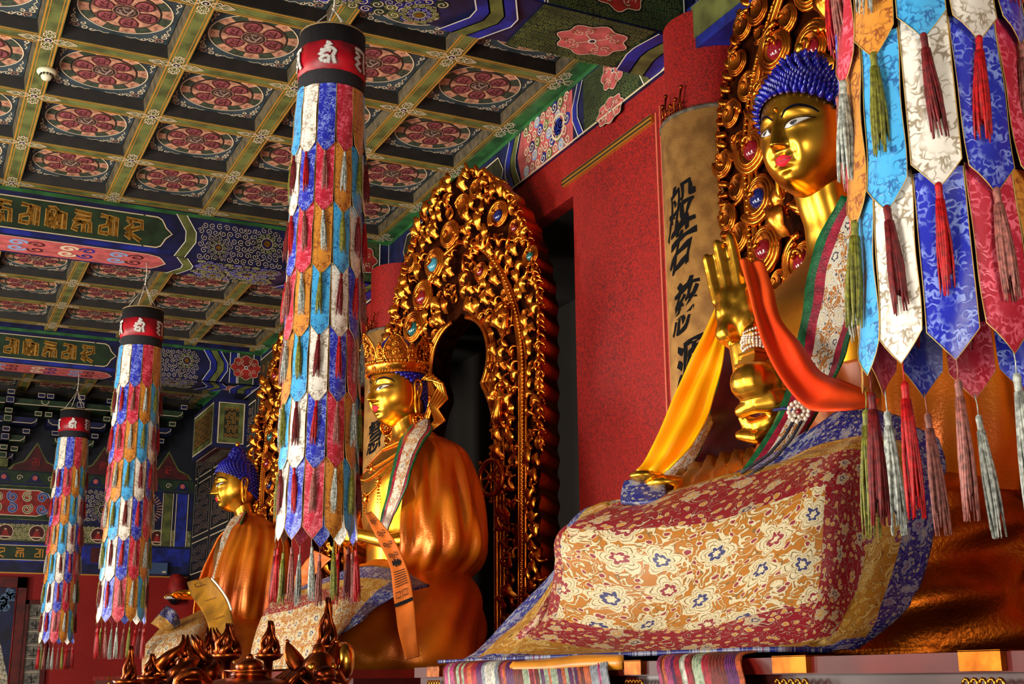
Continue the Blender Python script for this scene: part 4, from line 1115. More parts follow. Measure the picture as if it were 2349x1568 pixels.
mb.build('body', st1); face_paint(st1, T1); hair(st1, T1)
# robes
mb = MB()
loft(mb, [(.0, .20, 0, .60, .86), (.05, .21, 0, .63, .9), (.25, .21, 0, .62, .9), (.42, .18, 0, .60, .86), (.56, .1, 0, .50, .76), (.66, .05, 0, .4, .6), (.72, .0, 0, .3, .42), (.8, 0, 0, .27, .38)], ROBEH, 140,
     disp=lambda a, h: (.034*math.sin(16*h+a*5+2*math.sin(a*3))+.020*math.sin(34*h-a*9+math.sin(a*5))) if h > .02 else 0, steps=8)
mb.build('lower_robe', st1)
mb = MB()   # back and near-arm cloak
loft(mb, [(.55, -.02, 0, .36, .66), (.72, .0, 0, .40, .72), (.95, -.02, 0, .40, .70), (1.2, -.04, 0, .36, .64), (1.4, -.04, 0, .32, .57), (1.53, -.05, 0, .26, .46), (1.6, -.05, 0, .19, .30), (1.66, -.05, 0, .14, .18)], ROBE, 72, a0=.75, a1=2*PI-1.25,
     disp=lambda a, h: .02*math.sin(14*a+3*h)+.012*math.sin(23*a-5*h), steps=7)
thick(mb.build('cloak', st1), .012)
mb = MB()   # orange inner robe round the waist
loft(mb, [(.6, .03, 0, .36, .5), (.8, .03, 0, .33, .46), (.98, .035, 0, .31, .43), (1.1, .04, 0, .31, .42)], ORANGE, 64, disp=lambda a, h: .014*math.sin(12*a+8*h), steps=6)
thick(mb.build('inner_robe', st1), .008)
# front edge band: green, crimson, figured silk, crimson, green
XB = [2.98, 2.93, 2.90, 2.86, 2.82, 2.74, 2.66]
Lf = [(1930, 448), (1868, 570), (1845, 690), (1822, 830), (1798, 915), (1752, 1010), (1698, 1082)]
Rf = [(2000, 520), (1990, 620), (1962, 740), (1925, 850), (1880, 935), (1838, 1010), (1770, 1088)]
mb = MB(); ribband(mb, [L1(aX(u, v, x)) for (u, v), x in zip(Lf, XB)], [L1(aX(u, v, x+.10)) for (u, v), x in zip(Rf, XB)],
    [(.13, TRIM_G), (.14, TRIM_R), (.46, BR_WHITE), (.14, TRIM_R), (.13, TRIM_G)], 7, .025, uvw=.35)
thick(tag(mb.build('robe_border', st1), 'green and crimson edged silver brocade band'), .01)
# far side of the open robe: dark crimson lining with brocade edge
Lf = [(1662, 735), (1650, 830), (1640, 900), (1612, 980), (1560, 1050), (1500, 1100)]; Rf = [(1800, 700), (1800, 800), (1790, 930), (1740, 1020), (1690, 1060), (1600, 1120)]
mb = MB(); Xs = [3.05, 3.02, 2.98, 2.92, 2.86, 2.8]
LIN = M('dark_crimson_lining', '#5a0a12', .45, var=.4, vs=5)
ribband(mb, [L1(aX(u, v, x)) for (u, v), x in zip(Lf, Xs)], [L1(aX(u, v, x+.16)) for (u, v), x in zip(Rf, Xs)], [(.03, TRIM_G), (.97, LIN)], 6, -.04, uvw=.35, wob=.008)
thick(mb.build('robe_lining', st1), .01)
Lf = [(1625, 950), (1585, 1010), (1535, 1060), (1480, 1108)]; Rf = [(1632, 975), (1608, 1030), (1580, 1075), (1530, 1125)]
mb = MB(); Xs = [2.90, 2.84, 2.78, 2.7]
ribband(mb, [L1(aX(u, v, x)) for (u, v), x in zip(Lf, Xs)], [L1(aX(u, v, x+.02)) for (u, v), x in zip(Rf, Xs)], [(.06, TRIM_R), (.9, BR_WHITE), (.04, TRIM_G)], 6, .01, uvw=.35)
thick(mb.build('sleeve_border', st1), .008)
# gilt lap drapery with long folds, and the knee under the yellow scarf
mb = MB(); net = [[(1560, 1085, 2.78), (1630, 1050, 2.86), (1700, 1035, 2.9), (1760, 1030, 2.9)], [(1545, 1105, 2.72), (1630, 1080, 2.76), (1700, 1060, 2.78), (1765, 1050, 2.8)], [(1540, 1135, 2.66), (1640, 1120, 2.66), (1720, 1100, 2.68), (1790, 1080, 2.7)]]
netsurf(mb, net, aX, 10, lambda i, j: G_SKIN, L1, (1, 1), wob=lambda c, r: Vector((-.012*math.sin(c*14+r*3), 0, .008*math.sin(c*14))))
thick(mb.build('lap_drapery', st1), .012)
mb = MB(); k1 = L1(aX(1485, 1092, 2.62))
mb.ball(k1, (.075, .06, .026), G_SKIN, 10, 16); mb.ball(k1+Vector((-.08, .03, -.03)), (.10, .08, .035), G_SKIN, 10, 16)
mb.build('knee', st1)
# pearl brooch with braided cords
mb = MB(); b0 = L1(aX(1833, 944, 2.70)); bn = Vector((.75, .62, .1)).normalized(); ba = Vector((-.62, .75, 0)).normalized(); bu = Vector((0, 0, 1))
for r_, n_, s_ in ((.034, 14, .0085), (.018, 8, .007)):
    for k in range(n_):
        a = 2*PI*k/n_; mb.ball(b0+(ba*math.cos(a)+bu*math.sin(a))*r_+bn*.004, s_, PEARL, 5, 8)
mb.ball(b0+bn*.004, .011, JEWEL['ruby'], 6, 10); mb.build('pearl_brooch', st1)
mb = MB(); CORD = M('dark_braid', '#1c1220', .5, bump=.5, bs=300)
for off in (0, 14): mb.tube([L1(aX(u+off, v+off*.6, x)) for u, v, x in ((1826, 955, 2.70), (1800, 1000, 2.69), (1765, 1040, 2.66), (1722, 1070, 2.62), (1700, 1085, 2.60))], .006, CORD, 6)
mb.tube([L1(aX(u, v, 2.72)) for u, v in ((1775, 940), (1800, 936), (1822, 940))], .006, P_BLUE, 6)
mb.build('braided_cord', st1)
# ------------------------------------------------------------------ pearl-strung reliquary resting on the lower hand
c0 = aX(1738, 838, 2.82)
rel = empty('reliquary', c0, 'small gilt stupa-shaped reliquary wound with pearls in the near statue\'s hand', 'reliquary')
mb = MB()
for k, (s_, z_) in enumerate(((.062, .0), (.052, .014), (.042, .028), (.05, .04))): mb.box((-s_, -s_, z_), (s_, s_, z_+.011), G_LEAF)
mb.build('stepped_base', rel)
mb = MB(); mb.lathe([(.045, .05), (.036, .06), (.03, .075), (.045, .1), (.05, .12), (.042, .145), (.02, .16), (.012, .175), (.016, .185), (0, .2)], G_LEAF, 20); mb.build('dome', rel)
mb = MB()
for k, z_ in enumerate((.06, .074, .088, .102, .116, .13)):
    rr = .05+.006*math.sin(k); 
    for i in range(26): a = 2*PI*i/26; mb.ball((rr*math.cos(a), rr*math.sin(a), z_+.006*math.sin(a*2+k)), .0065, PEARL, 4, 6)
mb.build('pearl_strand', rel)
# ------------------------------------------------------------------ scarves
def scarf(name, label, left, right, mat, n=8, cols=14, folds=.02, nf=3.2, group=None, nrm=(-.6, -.7, .2), th=.006, edge=None):
    Lp = catmull(left, n); Rp = catmull(right, n); m = min(len(Lp), len(Rp)); P = []; nv = Vector(nrm).normalized()
    Lw = [aX(*q) for q in Lp]; Rw = [aX(*q) for q in Rp]; o0 = Lw[0].copy()
    for c in range(cols+1):
        t = c/cols; row = []
        for i in range(m):
            s = i/(m-1); p = Lw[i].lerp(Rw[i], t)
            w_ = min(1, (Lw[i]-Rw[i]).length/.12)
            row.append(p-o0+nv*(folds*w_*(math.sin(nf*2*PI*t+1.5*s)*.6+.4*math.sin(nf*3.7*t+5*s+1))+.004*math.sin(s*26+t*4)))
        P.append(row)
    mb = MB(); mb.grid(P, mat, uv=lambda i, j: (i/cols*.2, j/m)); o = mb.build(name, loc=o0); thick(o, th); tag(o, label, 'scarf', group); return o
scarf('silk_scarf', 'orange satin scarf draped from the raised hand down to the near statue\'s lap',
  [(1698, 598, 2.80), (1712, 650, 2.74), (1728, 715, 2.72), (1748, 785, 2.70), (1790, 868, 2.68), (1838, 925, 2.66), (1880, 944, 2.64), (1950, 940, 2.68), (2012, 932, 2.8)],
  [(1752, 600, 2.84), (1772, 660, 2.82), (1790, 730, 2.80), (1838, 790, 2.80), (1872, 838, 2.80), (1900, 860, 2.80), (1935, 868, 2.80), (1975, 888, 2.84), (2018, 912, 2.9)], SAT_O, folds=.018, nf=1.6)
scarf('silk_scarf', 'bright yellow satin scarf falling from the raised hand to the far knee',
  [(1652, 690, 2.92), (1610, 780, 2.86), (1570, 860, 2.80), (1530, 950, 2.72), (1490, 1040, 2.64), (1462, 1082, 2.58)],
  [(1668, 742, 2.95), (1660, 820, 2.90), (1640, 900, 2.86), (1615, 975, 2.80), (1575, 1040, 2.72), (1535, 1082, 2.66)], SAT_Y, folds=.03, nf=2.1)
# ------------------------------------------------------------------ lap blanket of the near statue
NET = [
 # c0 .. c9
 [(1560,1118,2.76),(1575,1116,2.78),(1590,1114,2.78),(1620,1112,2.78),(1720,1076,2.74),(1850,1002,2.76),(1945,940,2.86),(2015,948,2.9),(2080,970,2.96),(2150,1010,3.04)],
 [(1460,1150,2.66),(1475,1146,2.68),(1500,1142,2.7),(1540,1130,2.72),(1660,1106,2.70),(1800,1065,2.70),(1910,1015,2.74),(2010,1012,2.80),(2075,1020,2.90),(2155,1050,3.02)],
 [(1366,1166,2.58),(1385,1160,2.60),(1420,1156,2.62),(1480,1148,2.64),(1620,1118,2.62),(1780,1080,2.62),(1905,1046,2.66),(1995,1042,2.74),(2072,1060,2.86),(2156,1090,3.0)],
 [(1318,1206,2.52),(1316,1208,2.50),(1314,1212,2.50),(1316,1216,2.50),(1510,1217,2.44),(1705,1182,2.44),(1893,1118,2.56),(1982,1110,2.68),(2068,1120,2.80),(2154,1130,2.96)],
 [(1290,1300,2.54),(1296,1290,2.50),(1300,1285,2.47),(1302,1310,2.45),(1500,1335,2.38),(1690,1310,2.38),(1876,1240,2.50),(1962,1240,2.62),(2052,1232,2.76),(2142,1240,2.94)],
 [(1180,1410,2.44),(1215,1405,2.40),(1250,1405,2.38),(1281,1413,2.38),(1470,1443,2.33),(1665,1428,2.33),(1856,1370,2.44),(1940,1370,2.56),(2026,1345,2.70),(2100,1340,2.86)],
 [(1110,1480,2.36),(1155,1468,2.33),(1195,1462,2.31),(1236,1466,2.30),(1440,1500,2.27),(1650,1500,2.27),(1840,1474,2.36),(1922,1456,2.46),(2004,1418,2.60),(2066,1388,2.76)],
 [(1060,1520,2.28),(1110,1508,2.26),(1160,1500,2.24),(1210,1505,2.22),(1430,1514,2.21),(1650,1514,2.21),(1815,1496,2.30),(1890,1484,2.40),(1965,1458,2.52),(2025,1428,2.68)],
 [(1010,1549,2.20),(1070,1540,2.18),(1130,1530,2.16),(1200,1524,2.15),(1420,1522,2.15),(1640,1522,2.15),(1790,1512,2.22),(1860,1504,2.34),(1930,1486,2.46),(1985,1464,2.62)]]
def bl_mat(i, j):
    b = min(i, 9-i, j, 8-j)
    if b < 1: return BR_BLUE
    if b < 2: return BR_GOLD
    if b < 3: return BR_RED
    return BR_CREAM
o0 = Vector((2.4, 4.0, 1.6))
mb = MB(); netsurf(mb, NET, aX, 9, lambda i, j: bl_mat(i, j), lambda p: Vector((p.x, p.y, max(p.z, 1.615)))-o0, (.24, .2), wob=lambda c, r: Vector((.015*math.sin(c*2.1+r*1.3)+.006*math.sin(c*6+r*2), 0, .003*math.sin(c*5))))
tag(thick(mb.build('lap_blanket', loc=o0), .014, -1), 'large brocade blanket with blue, ochre and red borders over the near statue\'s lap', 'blanket', None)
mb = MB(); net = [[(1440,1108,2.62),(1480,1104,2.64),(1520,1106,2.68)],[(1434,1130,2.60),(1480,1128,2.60),(1530,1128,2.64)],[(1430,1158,2.56),(1480,1160,2.56),(1535,1152,2.6)]]
netsurf(mb, net, aX, 6, lambda i, j: BR_BLUE, lambda p: p-o0, (.1, .1)); tag(thick(mb.build('folded_cloth', loc=o0), .02, -1), 'small fold of blue and silver brocade standing on the far knee', 'cloth')
# ================================================================== crowned statue in the middle
S2 = (3.3, 8.55, 1.6)
st2 = empty('buddha_statue', S2, 'gilt Buddha statue with tall filigree crown and orange cloak, middle of three', 'statue', 'gilt Buddha statues', rz=PI)
L2 = lambda p: Vector((S2[0]-p.x, S2[1]-p.y, p.z-S2[2]))
T2 = statue_T((.09, -.01, 1.985), .06, .26)
mb = MB(); head_mesh(mb, G_SKIN, T2, 110, 110)
for sg in (-1, 1): ear(mb, T2, sg, G_SKIN)
torso(mb, G_SKIN)
# folded arms and hands held before the waist
hm = MB()
for sg in (-1, 1):
    hm.tube([Vector((.0, sg*.44, 1.4)), Vector((-.02, sg*.5, 1.1)), Vector((.06, sg*.5, .88)), Vector((.26, sg*.36, .86)), Vector((.4, sg*.16, .92))], [.1, .1, .085, .06, .045], None, 12)
    for k in range(4):
        b = Vector((.44, sg*(.14-.01*k), .96-.024*k)); finger(hm, b, [Vector((.7, -sg*.7, .1)), Vector((.2, -sg, 0)), Vector((-.4, -sg, -.2))], [.045, .035, .025], .016, .012, None)
    finger(hm, Vector((.42, sg*.12, .97)), [Vector((.5, -sg*.3, .6)), Vector((.3, -sg*.8, .2))], [.045, .035], .018, .013, None)
    hm.ball(Vector((.42, sg*.14, .92)), (.055, .045, .055), None, 8, 12)
vs, fs = extract(hm, .011, 2); mb.add(vs, fs, G_SKIN)
mb.build('body', st2); face_paint(st2, T2, .5)
hair(st2, T2, knob=False, pointed=False, ush=.02)
mb = MB(); mb.lathe([(.10, .2), (.115, .26), (.12, .33), (.105, .39), (.06, .44), (0, .455)], BLUEHAIR, 24, M4=Matrix.Identity(4))
mb.v = [tuple(T2(Vector(v))) for v in mb.v]; mb.build('topknot', st2)
# crown
mb = MB(); mb.lathe([(.205, .135), (.222, .145), (.232, .19), (.236, .20), (.226, .205)], G_LEAF, 48, sx=.97, sy=1.06)
for k in range(60):
    a = 2*PI*k/60
    for z_, rr in ((.142, .222), (.205, .236)): mb.ball((rr*.97*math.cos(a), rr*1.06*math.sin(a), z_), .0065, G_CARVE, 4, 6)
for k in range(12):
    a = 2*PI*k/12+.2; mb.tube([Vector((.229*.97*math.cos(a)+.015*math.cos(t)*-math.sin(a), .229*1.06*math.sin(a)+.015*math.cos(t)*math.cos(a), .172+.015*math.sin(t))) for t in [2*PI*i/10 for i in range(10)]], .004, G_CARVE, 5, True); mb.ball((.231*.97*math.cos(a), .231*1.06*math.sin(a), .172), .007, G_LEAF, 4, 6)
crown_v = mb
crown_v.v = [tuple(T2(Vector(v))) for v in crown_v.v]; cr = crown_v.build('crown', st2)
def crown_leaf(a, w_, h_, nm='crown_leaf'):
    mb = MB(); R_ = .236
    def Pp(x, z, d): aa = a+x/R_; r_ = R_*(1.0+.55*z)+d; return T2(Vector((r_*.97*math.cos(aa), r_*1.06*math.sin(aa), .205+z)))
    def wz(t): return w_*(.72+.5*math.sin(PI*min(1, t*1.25))*.6)*math.sqrt(max(0, 1-t**3.2))
    N = 12; P = [[Pp(sx*wz(j/N), h_*j/N, -.004) for j in range(N+1)] for sx in (-1, -.5, 0, .5, 1)]; mb.grid(P, G_CARVE2)
    for sg in (-1, 1): mb.tube([Pp(sg*wz(j/N), h_*j/N, 0) for j in range(N+1)], .007, G_LEAF, 6)
    for cz, rr in ((.34, .022), (.62, .018)):
        mb.ball(Pp(0, h_*cz, .012), .011, G_LEAF, 6, 8); mb.tube([Pp(rr*math.cos(t), h_*cz+rr*math.sin(t), .006) for t in [2*PI*i/14 for i in range(14)]], .0045, G_LEAF, 5, True)
    for k in range(6): mb.ball(Pp(-w_*.75+w_*1.5*k/5, .008, .008), .012, G_LEAF, 5, 8)
    rr_ = random.Random(int(a*10)); 
    for k in range(34):
        t = rr_.uniform(.1, .93); x = rr_.uniform(-1, 1)*wz(t)*.85; a1_ = rr_.uniform(0, 6)
        mb.tube([Pp(x+.013*(1-i/7)*math.cos(a1_+i*.8), h_*t+.013*(1-i/7)*math.sin(a1_+i*.8), .006) for i in range(7)], .0042, G_CARVE, 4)
    mb.ball(Pp(0, h_*1.02, 0), .012, G_LEAF, 5, 8); mb.build(nm, cr)
for k, a in enumerate((PI/2, PI/2-.98, PI/2+.98, PI/2-1.95, PI/2+1.95)): crown_leaf(a, .085, .2 if k else .22)
for a in (PI/2-.5, PI/2+.5, PI/2-1.46, PI/2+1.46): crown_leaf(a, .028, .13, 'crown_spike')
# flowing ribbons behind the ears, ear rings
for sg in (-1, 1):
    mb = MB()
    for k in range(5):
        mb.tube([T2(Vector((sg*(.20+.012*k), -.07-.015*k, .08))), T2(Vector((sg*(.235+.012*k), -.12-.02*k, .13-.02*k))), T2(Vector((sg*(.245+.01*k), -.19-.012*k, .02-.02*k))), T2(Vector((sg*(.235+.008*k), -.12-.01*k, -.10-.01*k))), T2(Vector((sg*(.24+.008*k), -.16-.015*k, -.22))), T2(Vector((sg*.24, -.10, -.27-.01*k)))], [.012, .016, .015, .013, .012, .006], G_LEAF, 7)
    mb.build('ribbon_scroll', st2)
    mb = MB(); mb.tube([T2(Vector((sg*.205, -.03+.045*math.cos(t), -.215+.045*math.sin(t)))) for t in [2*PI*i/20 for i in range(20)]], .009, G_CARVE, 7, True)
    for k in range(8): a = 2*PI*k/8; mb.ball(T2(Vector((sg*.208, -.03+.026*math.cos(a), -.215+.026*math.sin(a)))), .011, G_CARVE, 5, 8)
    mb.build('earring', st2)
# necklaces
mb = MB()
def chest(a, h, off=.012):
    S = [(.9, .28, .38), (1.15, .32, .42), (1.38, .29, .46), (1.52, .21, .42), (1.60, .15, .30), (1.66, .115, .17), (1.75, .125, .118)]
    for (h0, f0, l0), (h1, f1, l1) in zip(S, S[1:]):
        if h0 <= h <= h1: t = (h-h0)/(h1-h0); f, l = f0+(f1-f0)*t, l0+(l1-l0)*t; break
    else: f, l = .15, .3
    bump_ = .02*math.exp(-((a-.55)/.4)**2-((h-1.33)/.12)**2)+.02*math.exp(-((a+.55)/.4)**2-((h-1.33)/.12)**2)
    return Vector(((f+off+bump_)*math.copysign(abs(math.cos(a))**.9, math.cos(a)), (l+off)*math.copysign(abs(math.sin(a))**.9, math.sin(a)), h))
for hh, dp, br in ((1.66, .08, .009), (1.645, .22, .009), (1.64, .30, .0075), (1.64, .42, .008)):
    n = int(60+dp*120)
    for i in range(n):
        a = -1.15+2.3*i/(n-1); h = hh-dp*(1-(a/1.15)**2)**1.0*1.0; mb.ball(chest(a, h), br, G_CARVE, 4, 6)
for a, h, s_ in ((0, 1.42, .03), (.42, 1.30, .022), (-.42, 1.30, .022), (0, 1.2, .035)):
    c = chest(a, h, .015); mb.ball(c, (.012, s_, s_), G_LEAF, 6, 10)
    for k in range(8): q = 2*PI*k/8; mb.ball(c+Vector((.004, s_*1.2*math.cos(q), s_*1.2*math.sin(q))), .008, G_CARVE, 4, 6)
    for k in range(6): mb.ball(c+Vector((0, 0, -s_-.02-.022*k)), .009-.0008*k, G_CARVE, 4, 6)
mb.build('necklace', st2)
mb = MB()
loft(mb, [(.0, .16, 0, .56, .88), (.06, .16, 0, .60, .92), (.25, .15, 0, .59, .92), (.45, .10, 0, .52, .84), (.60, .04, 0, .44, .68), (.7, .0, 0, .36, .5), (.76, -.02, 0, .30, .42)], ROBE, 96,
     disp=lambda a, h: .024*math.sin(5*a+9*h+2*math.sin(2*a))+.010*math.sin(14*a-12*h), steps=8)
mb.build('lower_robe', st2)
mb = MB()
loft(mb, [(.64, -.02, 0, .35, .56), (.71, -.02, 0, .40, .72), (.82, -.03, 0, .42, .80), (1.0, -.03, 0, .41, .78), (1.2, -.04, 0, .39, .70), (1.4, -.05, 0, .35, .61), (1.53, -.06, 0, .30, .50), (1.61, -.05, 0, .22, .35), (1.665, -.04, 0, .16, .2), (1.70, -.03, 0, .14, .16)], ROBE, 110, a0=.82, a1=2*PI-.82,
     disp=lambda a, h: max(.15, min(1, (1.68-h)*2))*(.026*math.sin(15*a+5*(1.6-h)*(a-PI)*.6)+.014*math.sin(27*a-4*h+1)), steps=7)
thick(mb.build('cloak', st2), .012)
Lf = [(952, 966), (935, 985), (918, 1010), (903, 1065), (890, 1124), (872, 1197), (862, 1235)]; Rf = [(985, 962), (992, 985), (972, 1015), (950, 1060), (932, 1120), (905, 1180), (882, 1235)]
Xa = [3.32, 3.22, 3.12, 3.02, 2.96, 2.93, 2.92]
mb = MB(); ribband(mb, [L2(aX(u, v, x)) for (u, v), x in zip(Lf, Xa)], [L2(aX(u, v, x+.05)) for (u, v), x in zip(Rf, Xa)], [(.12, TRIM_G), (.1, TRIM_R), (.52, BR_WHITE), (.05, CORD), (.1, TRIM_R), (.11, TRIM_G)], 7, .03, uvw=.3)
thick(tag(mb.build('robe_border', st2), 'brocade band edged in green and crimson'), .01)
# near sleeve turning forward over the lap
o2 = Vector((2.7, 8.5, 1.6))
NET2 = [[(652,1366,2.72),(715,1340,2.76),(790,1312,2.84),(850,1300,2.94),(920,1312,3.06),(985,1345,3.16)],
 [(625,1380,2.60),(684,1368,2.62),(740,1356,2.68),(805,1348,2.78),(868,1350,2.90),(920,1362,3.02)],
 [(601,1416,2.48),(669,1401,2.50),(735,1383,2.54),(792,1378,2.64),(838,1384,2.78),(862,1392,2.86)],
 [(585,1470,2.42),(650,1470,2.38),(715,1455,2.38),(765,1435,2.46),(806,1424,2.64),(832,1422,2.72)],
 [(572,1552,2.32),(630,1552,2.26),(690,1550,2.26),(730,1510,2.34),(762,1466,2.54),(790,1450,2.62)]]
NET2 = [[(u, v, x-(0, 0, .04, .12, .18, .20)[c]*(1 if r_ else .6)) for c, (u, v, x) in enumerate(row)] for r_, row in enumerate(NET2)]
def bm2(i, j):
    if i > 4: return BR_BLUE
    if j < .6: return BR_BLUE
    if j < 1: return BR_GOLD
    if j < 2: return BR_RED if i < 3.4 else BR_GOLD
    return BR_CREAM
mb = MB(); netsurf(mb, NET2, aX, 8, bm2, lambda p: Vector((p.x, p.y, max(p.z, 1.615)))-o2, (.42, .34), wob=lambda c, r: Vector((.012*math.sin(c*5+r), 0, 0)))
tag(thick(mb.build('lap_blanket', loc=o2), .014, -1), 'cream and red brocade blanket with blue edge on the crowned statue\'s knees', 'blanket')
# printed saffron scarf hanging from the middle statue's arm
PRINT = M('saffron_print_silk', '#d0661c', .4, var=.18, vs=4, spec=.5)
scl = [(838, 1180, 2.84), (868, 1240, 2.82), (895, 1300, 2.80), (905, 1380, 2.76), (915, 1450, 2.72), (930, 1512, 2.70)]
scr = [(852, 1172, 2.87), (898, 1228, 2.86), (930, 1290, 2.86), (948, 1360, 2.84), (955, 1440, 2.80), (962, 1505, 2.78)]
def scarf_painted(name, label, left, right, mat, draw, **kw):
    o = scarf(name, label, left, right, mat, **kw)
    Lp = [aX(*q) for q in catmull(left, 10)]; Rp = [aX(*q) for q in catmull(right, 10)]; m = min(len(Lp), len(Rp)); o0 = Lp[0]
    def fn(a, b, h):      # a across 0..1, b along 0..1
        k = min(m-1.001, max(0, b/6*(m-1))); i = int(k); t = k-i
        p = (Lp[i].lerp(Lp[i+1], t)).lerp(Rp[i].lerp(Rp[i+1], t), a); return p-o0+Vector((-.6, -.75, .1)).normalized()*(.014+h)
    mb = MB(); P = Paint(mb, fn); draw(P); mb.build('printed_motif', o); return o
def motif1(P):
    rr = random.Random(4)
    for b in (.5, 1.0, 1.5, 2.0):
        for k in range(3): P.spiral(.28+.22*k, b+.07*math.sin(k*2), .12, 1.2, k*2, .032, INK, 1, 10, 1 if k % 2 else -1)
    P.disc(.5, 2.32, .24, INK, 1, 12, rb=.07)
    for q in range(7): P.disc(.5+.22*math.cos(q*.9), 2.32+.1*math.sin(q*.9), .07, INK, 1, 8)
    for k in range(7): P.rib([(.15, 2.65+.085*k), (.85, 2.64+.085*k)], [.022, .028], INK, 1)
    for k in range(2): P.rib([(.15+.35*k, 3.35), (.4+.35*k, 3.35), (.4+.35*k, 3.55), (.15+.35*k, 3.55)], .03, INK, 1, True)
    P.poly([(.02, 3.7), (.98, 3.73), (.98, 3.86), (.02, 3.83)], INK, 1)
def _rib(P): return P
scarf_painted('prayer_scarf', 'printed saffron scarf hanging over the middle statue\'s arm beside the pennant banner', scl, scr, PRINT, motif1, folds=.006, nf=1.2)
scarf('prayer_scarf', 'short printed scarf end seen among the hanging tassels under the large pennant banner', [(722, 1262, 2.80), (700, 1290, 2.78), (678, 1318, 2.76), (672, 1350, 2.74)], [(760, 1280, 2.82), (735, 1305, 2.8), (712, 1330, 2.78), (700, 1352, 2.76)], PRINT, folds=.006, nf=1)
# ================================================================== farthest statue
S3 = (3.2, 12.9, 1.6)
st3 = empty('buddha_statue', S3, 'farthest gilt Buddha statue in profile with rounded blue curls and saffron cloak', 'statue', 'gilt Buddha statues', rz=PI)
L3 = lambda p: Vector((S3[0]-p.x, S3[1]-p.y, p.z-S3[2]))
T3 = statue_T((.12, 0, 1.87), .06, .0)
mb = MB(); head_mesh(mb, G_SKIN, T3, 90, 90)
for sg in (-1, 1): ear(mb, T3, sg, G_SKIN)
loft(mb, [(.6, .0, 0, .26, .36), (.9, .02, 0, .26, .36), (1.15, .03, 0, .27, .40), (1.30, .02, 0, .25, .42), (1.42, -.01, 0, .20, .38), (1.50, -.02, 0, .15, .28), (1.55, -.01, 0, .115, .15), (1.64, .03, 0, .105, .11), (1.75, .07, 0, .11, .12), (1.85, .09, 0, .1, .11)], G_SKIN, 40, ex=2.2)
hm = MB()
for sg in (-1, 1):
    hm.tube([Vector((.0, sg*.40, 1.25)), Vector((.0, sg*.46, 1.0)), Vector((.14, sg*.42, .84)), Vector((.40, sg*.30, .80)), Vector((.58, sg*.22, .78))], [.09, .09, .075, .055, .042], None, 12)
    hm.ball(Vector((.62, sg*.20, .78)), (.06, .05, .035), None, 8, 12)
    for k in range(4): finger(hm, Vector((.66, sg*(.24-.026*k), .78)), [Vector((1, -sg*.2, .15)), Vector((1, -sg*.3, -.3)), Vector((.5, -sg*.2, -.8))], [.04, .035, .025], .014, .010, None)
    finger(hm, Vector((.62, sg*.16, .79)), [Vector((.6, -sg*.8, .3)), Vector((.9, -sg*.2, .1))], [.035, .035], .016, .011, None)
vs, fs = extract(hm, .011, 2); mb.add(vs, fs, G_SKIN)
mb.build('body', st3); face_paint(st3, T3, .3); hair(st3, T3, pointed=False, ush=.12)
mb = MB()
loft(mb, [(.0, .10, 0, .58, .82), (.06, .1, 0, .62, .85), (.25, .1, 0, .62, .83), (.45, .06, 0, .56, .74), (.60, .02, 0, .40, .56), (.7, -.01, 0, .30, .42)], ROBED, 72, disp=lambda a, h: .014*math.sin(7*a+9*h), steps=6)
mb.build('lower_robe', st3)
mb = MB()
loft(mb, [(.46, .04, 0, .42, .62), (.6, .05, 0, .44, .68), (.85, .04, 0, .44, .70), (1.1, .01, 0, .41, .66), (1.3, -.03, 0, .36, .58), (1.42, -.04, 0, .30, .48), (1.50, -.05, 0, .2, .30), (1.56, -.03, 0, .15, .17), (1.60, -.02, 0, .135, .14)], ROBE, 110, a0=.62, a1=2*PI-.75,
     disp=lambda a, h: max(.2, min(1, (1.6-h)*2.2))*(.026*math.sin(13*a+2*h)+.014*math.sin(29*a-3*h)), steps=7)
thick(mb.build('cloak', st3), .012)
Lf = [(545, 1178), (528, 1195), (512, 1225), (502, 1265), (494, 1300), (484, 1335)]; Rf = [(566, 1172), (556, 1196), (540, 1228), (526, 1265), (512, 1305), (498, 1345)]; Xa = [3.12, 3.04, 2.96, 2.90, 2.88, 2.86]
mb = MB(); ribband(mb, [L3(aX(u, v, x)) for (u, v), x in zip(Lf, Xa)], [L3(aX(u, v, x+.04)) for (u, v), x in zip(Rf, Xa)], [(.66, BR_WHITE), (.17, TRIM_R), (.17, TRIM_G)], 6, .02, uvw=.3)
thick(mb.build('robe_border', st3), .01)
mb = MB(); mb.tube(catmull([Vector((.30, .44, .84)), Vector((.44, .34, .81)), Vector((.56, .26, .80))], 5), [.10, .098, .096, .092, .088, .085, .08, .076, .072, .068, .064], ROBED, 16)
mb.build('sleeve', st3)
o3 = Vector((2.3, 12.8, 1.6))
NET3 = [[(372,1440,2.35),(410,1425,2.5),(440,1412,2.62),(470,1398,2.74),(500,1392,2.9)],
 [(352,1462,2.26),(396,1452,2.36),(432,1442,2.46),(462,1428,2.58),(492,1420,2.74)],
 [(332,1490,2.18),(382,1488,2.22),(424,1480,2.30),(452,1470,2.42),(478,1462,2.58)],
 [(328,1552,2.12),(380,1553,2.12),(424,1552,2.18),(456,1545,2.32),(480,1530,2.48)]]
mb = MB(); netsurf(mb, NET3, aX, 8, lambda i, j: BR_BLUE if i > 3.4 else (BR_GOLD if j < 1 else BR_CREAM), lambda p: Vector((p.x, p.y, max(p.z, 1.615)))-o3, (.4, .35))
tag(thick(mb.build('lap_blanket', loc=o3), .014, -1), 'cream and ochre brocade blanket over the farthest statue\'s knees', 'blanket')
mb = MB(); net = [[(385,1388,2.30),(400,1400,2.34),(412,1428,2.42)],[(368,1410,2.28),(388,1420,2.30),(400,1436,2.38)],[(350,1430,2.24),(368,1438,2.28),(380,1446,2.34)]]
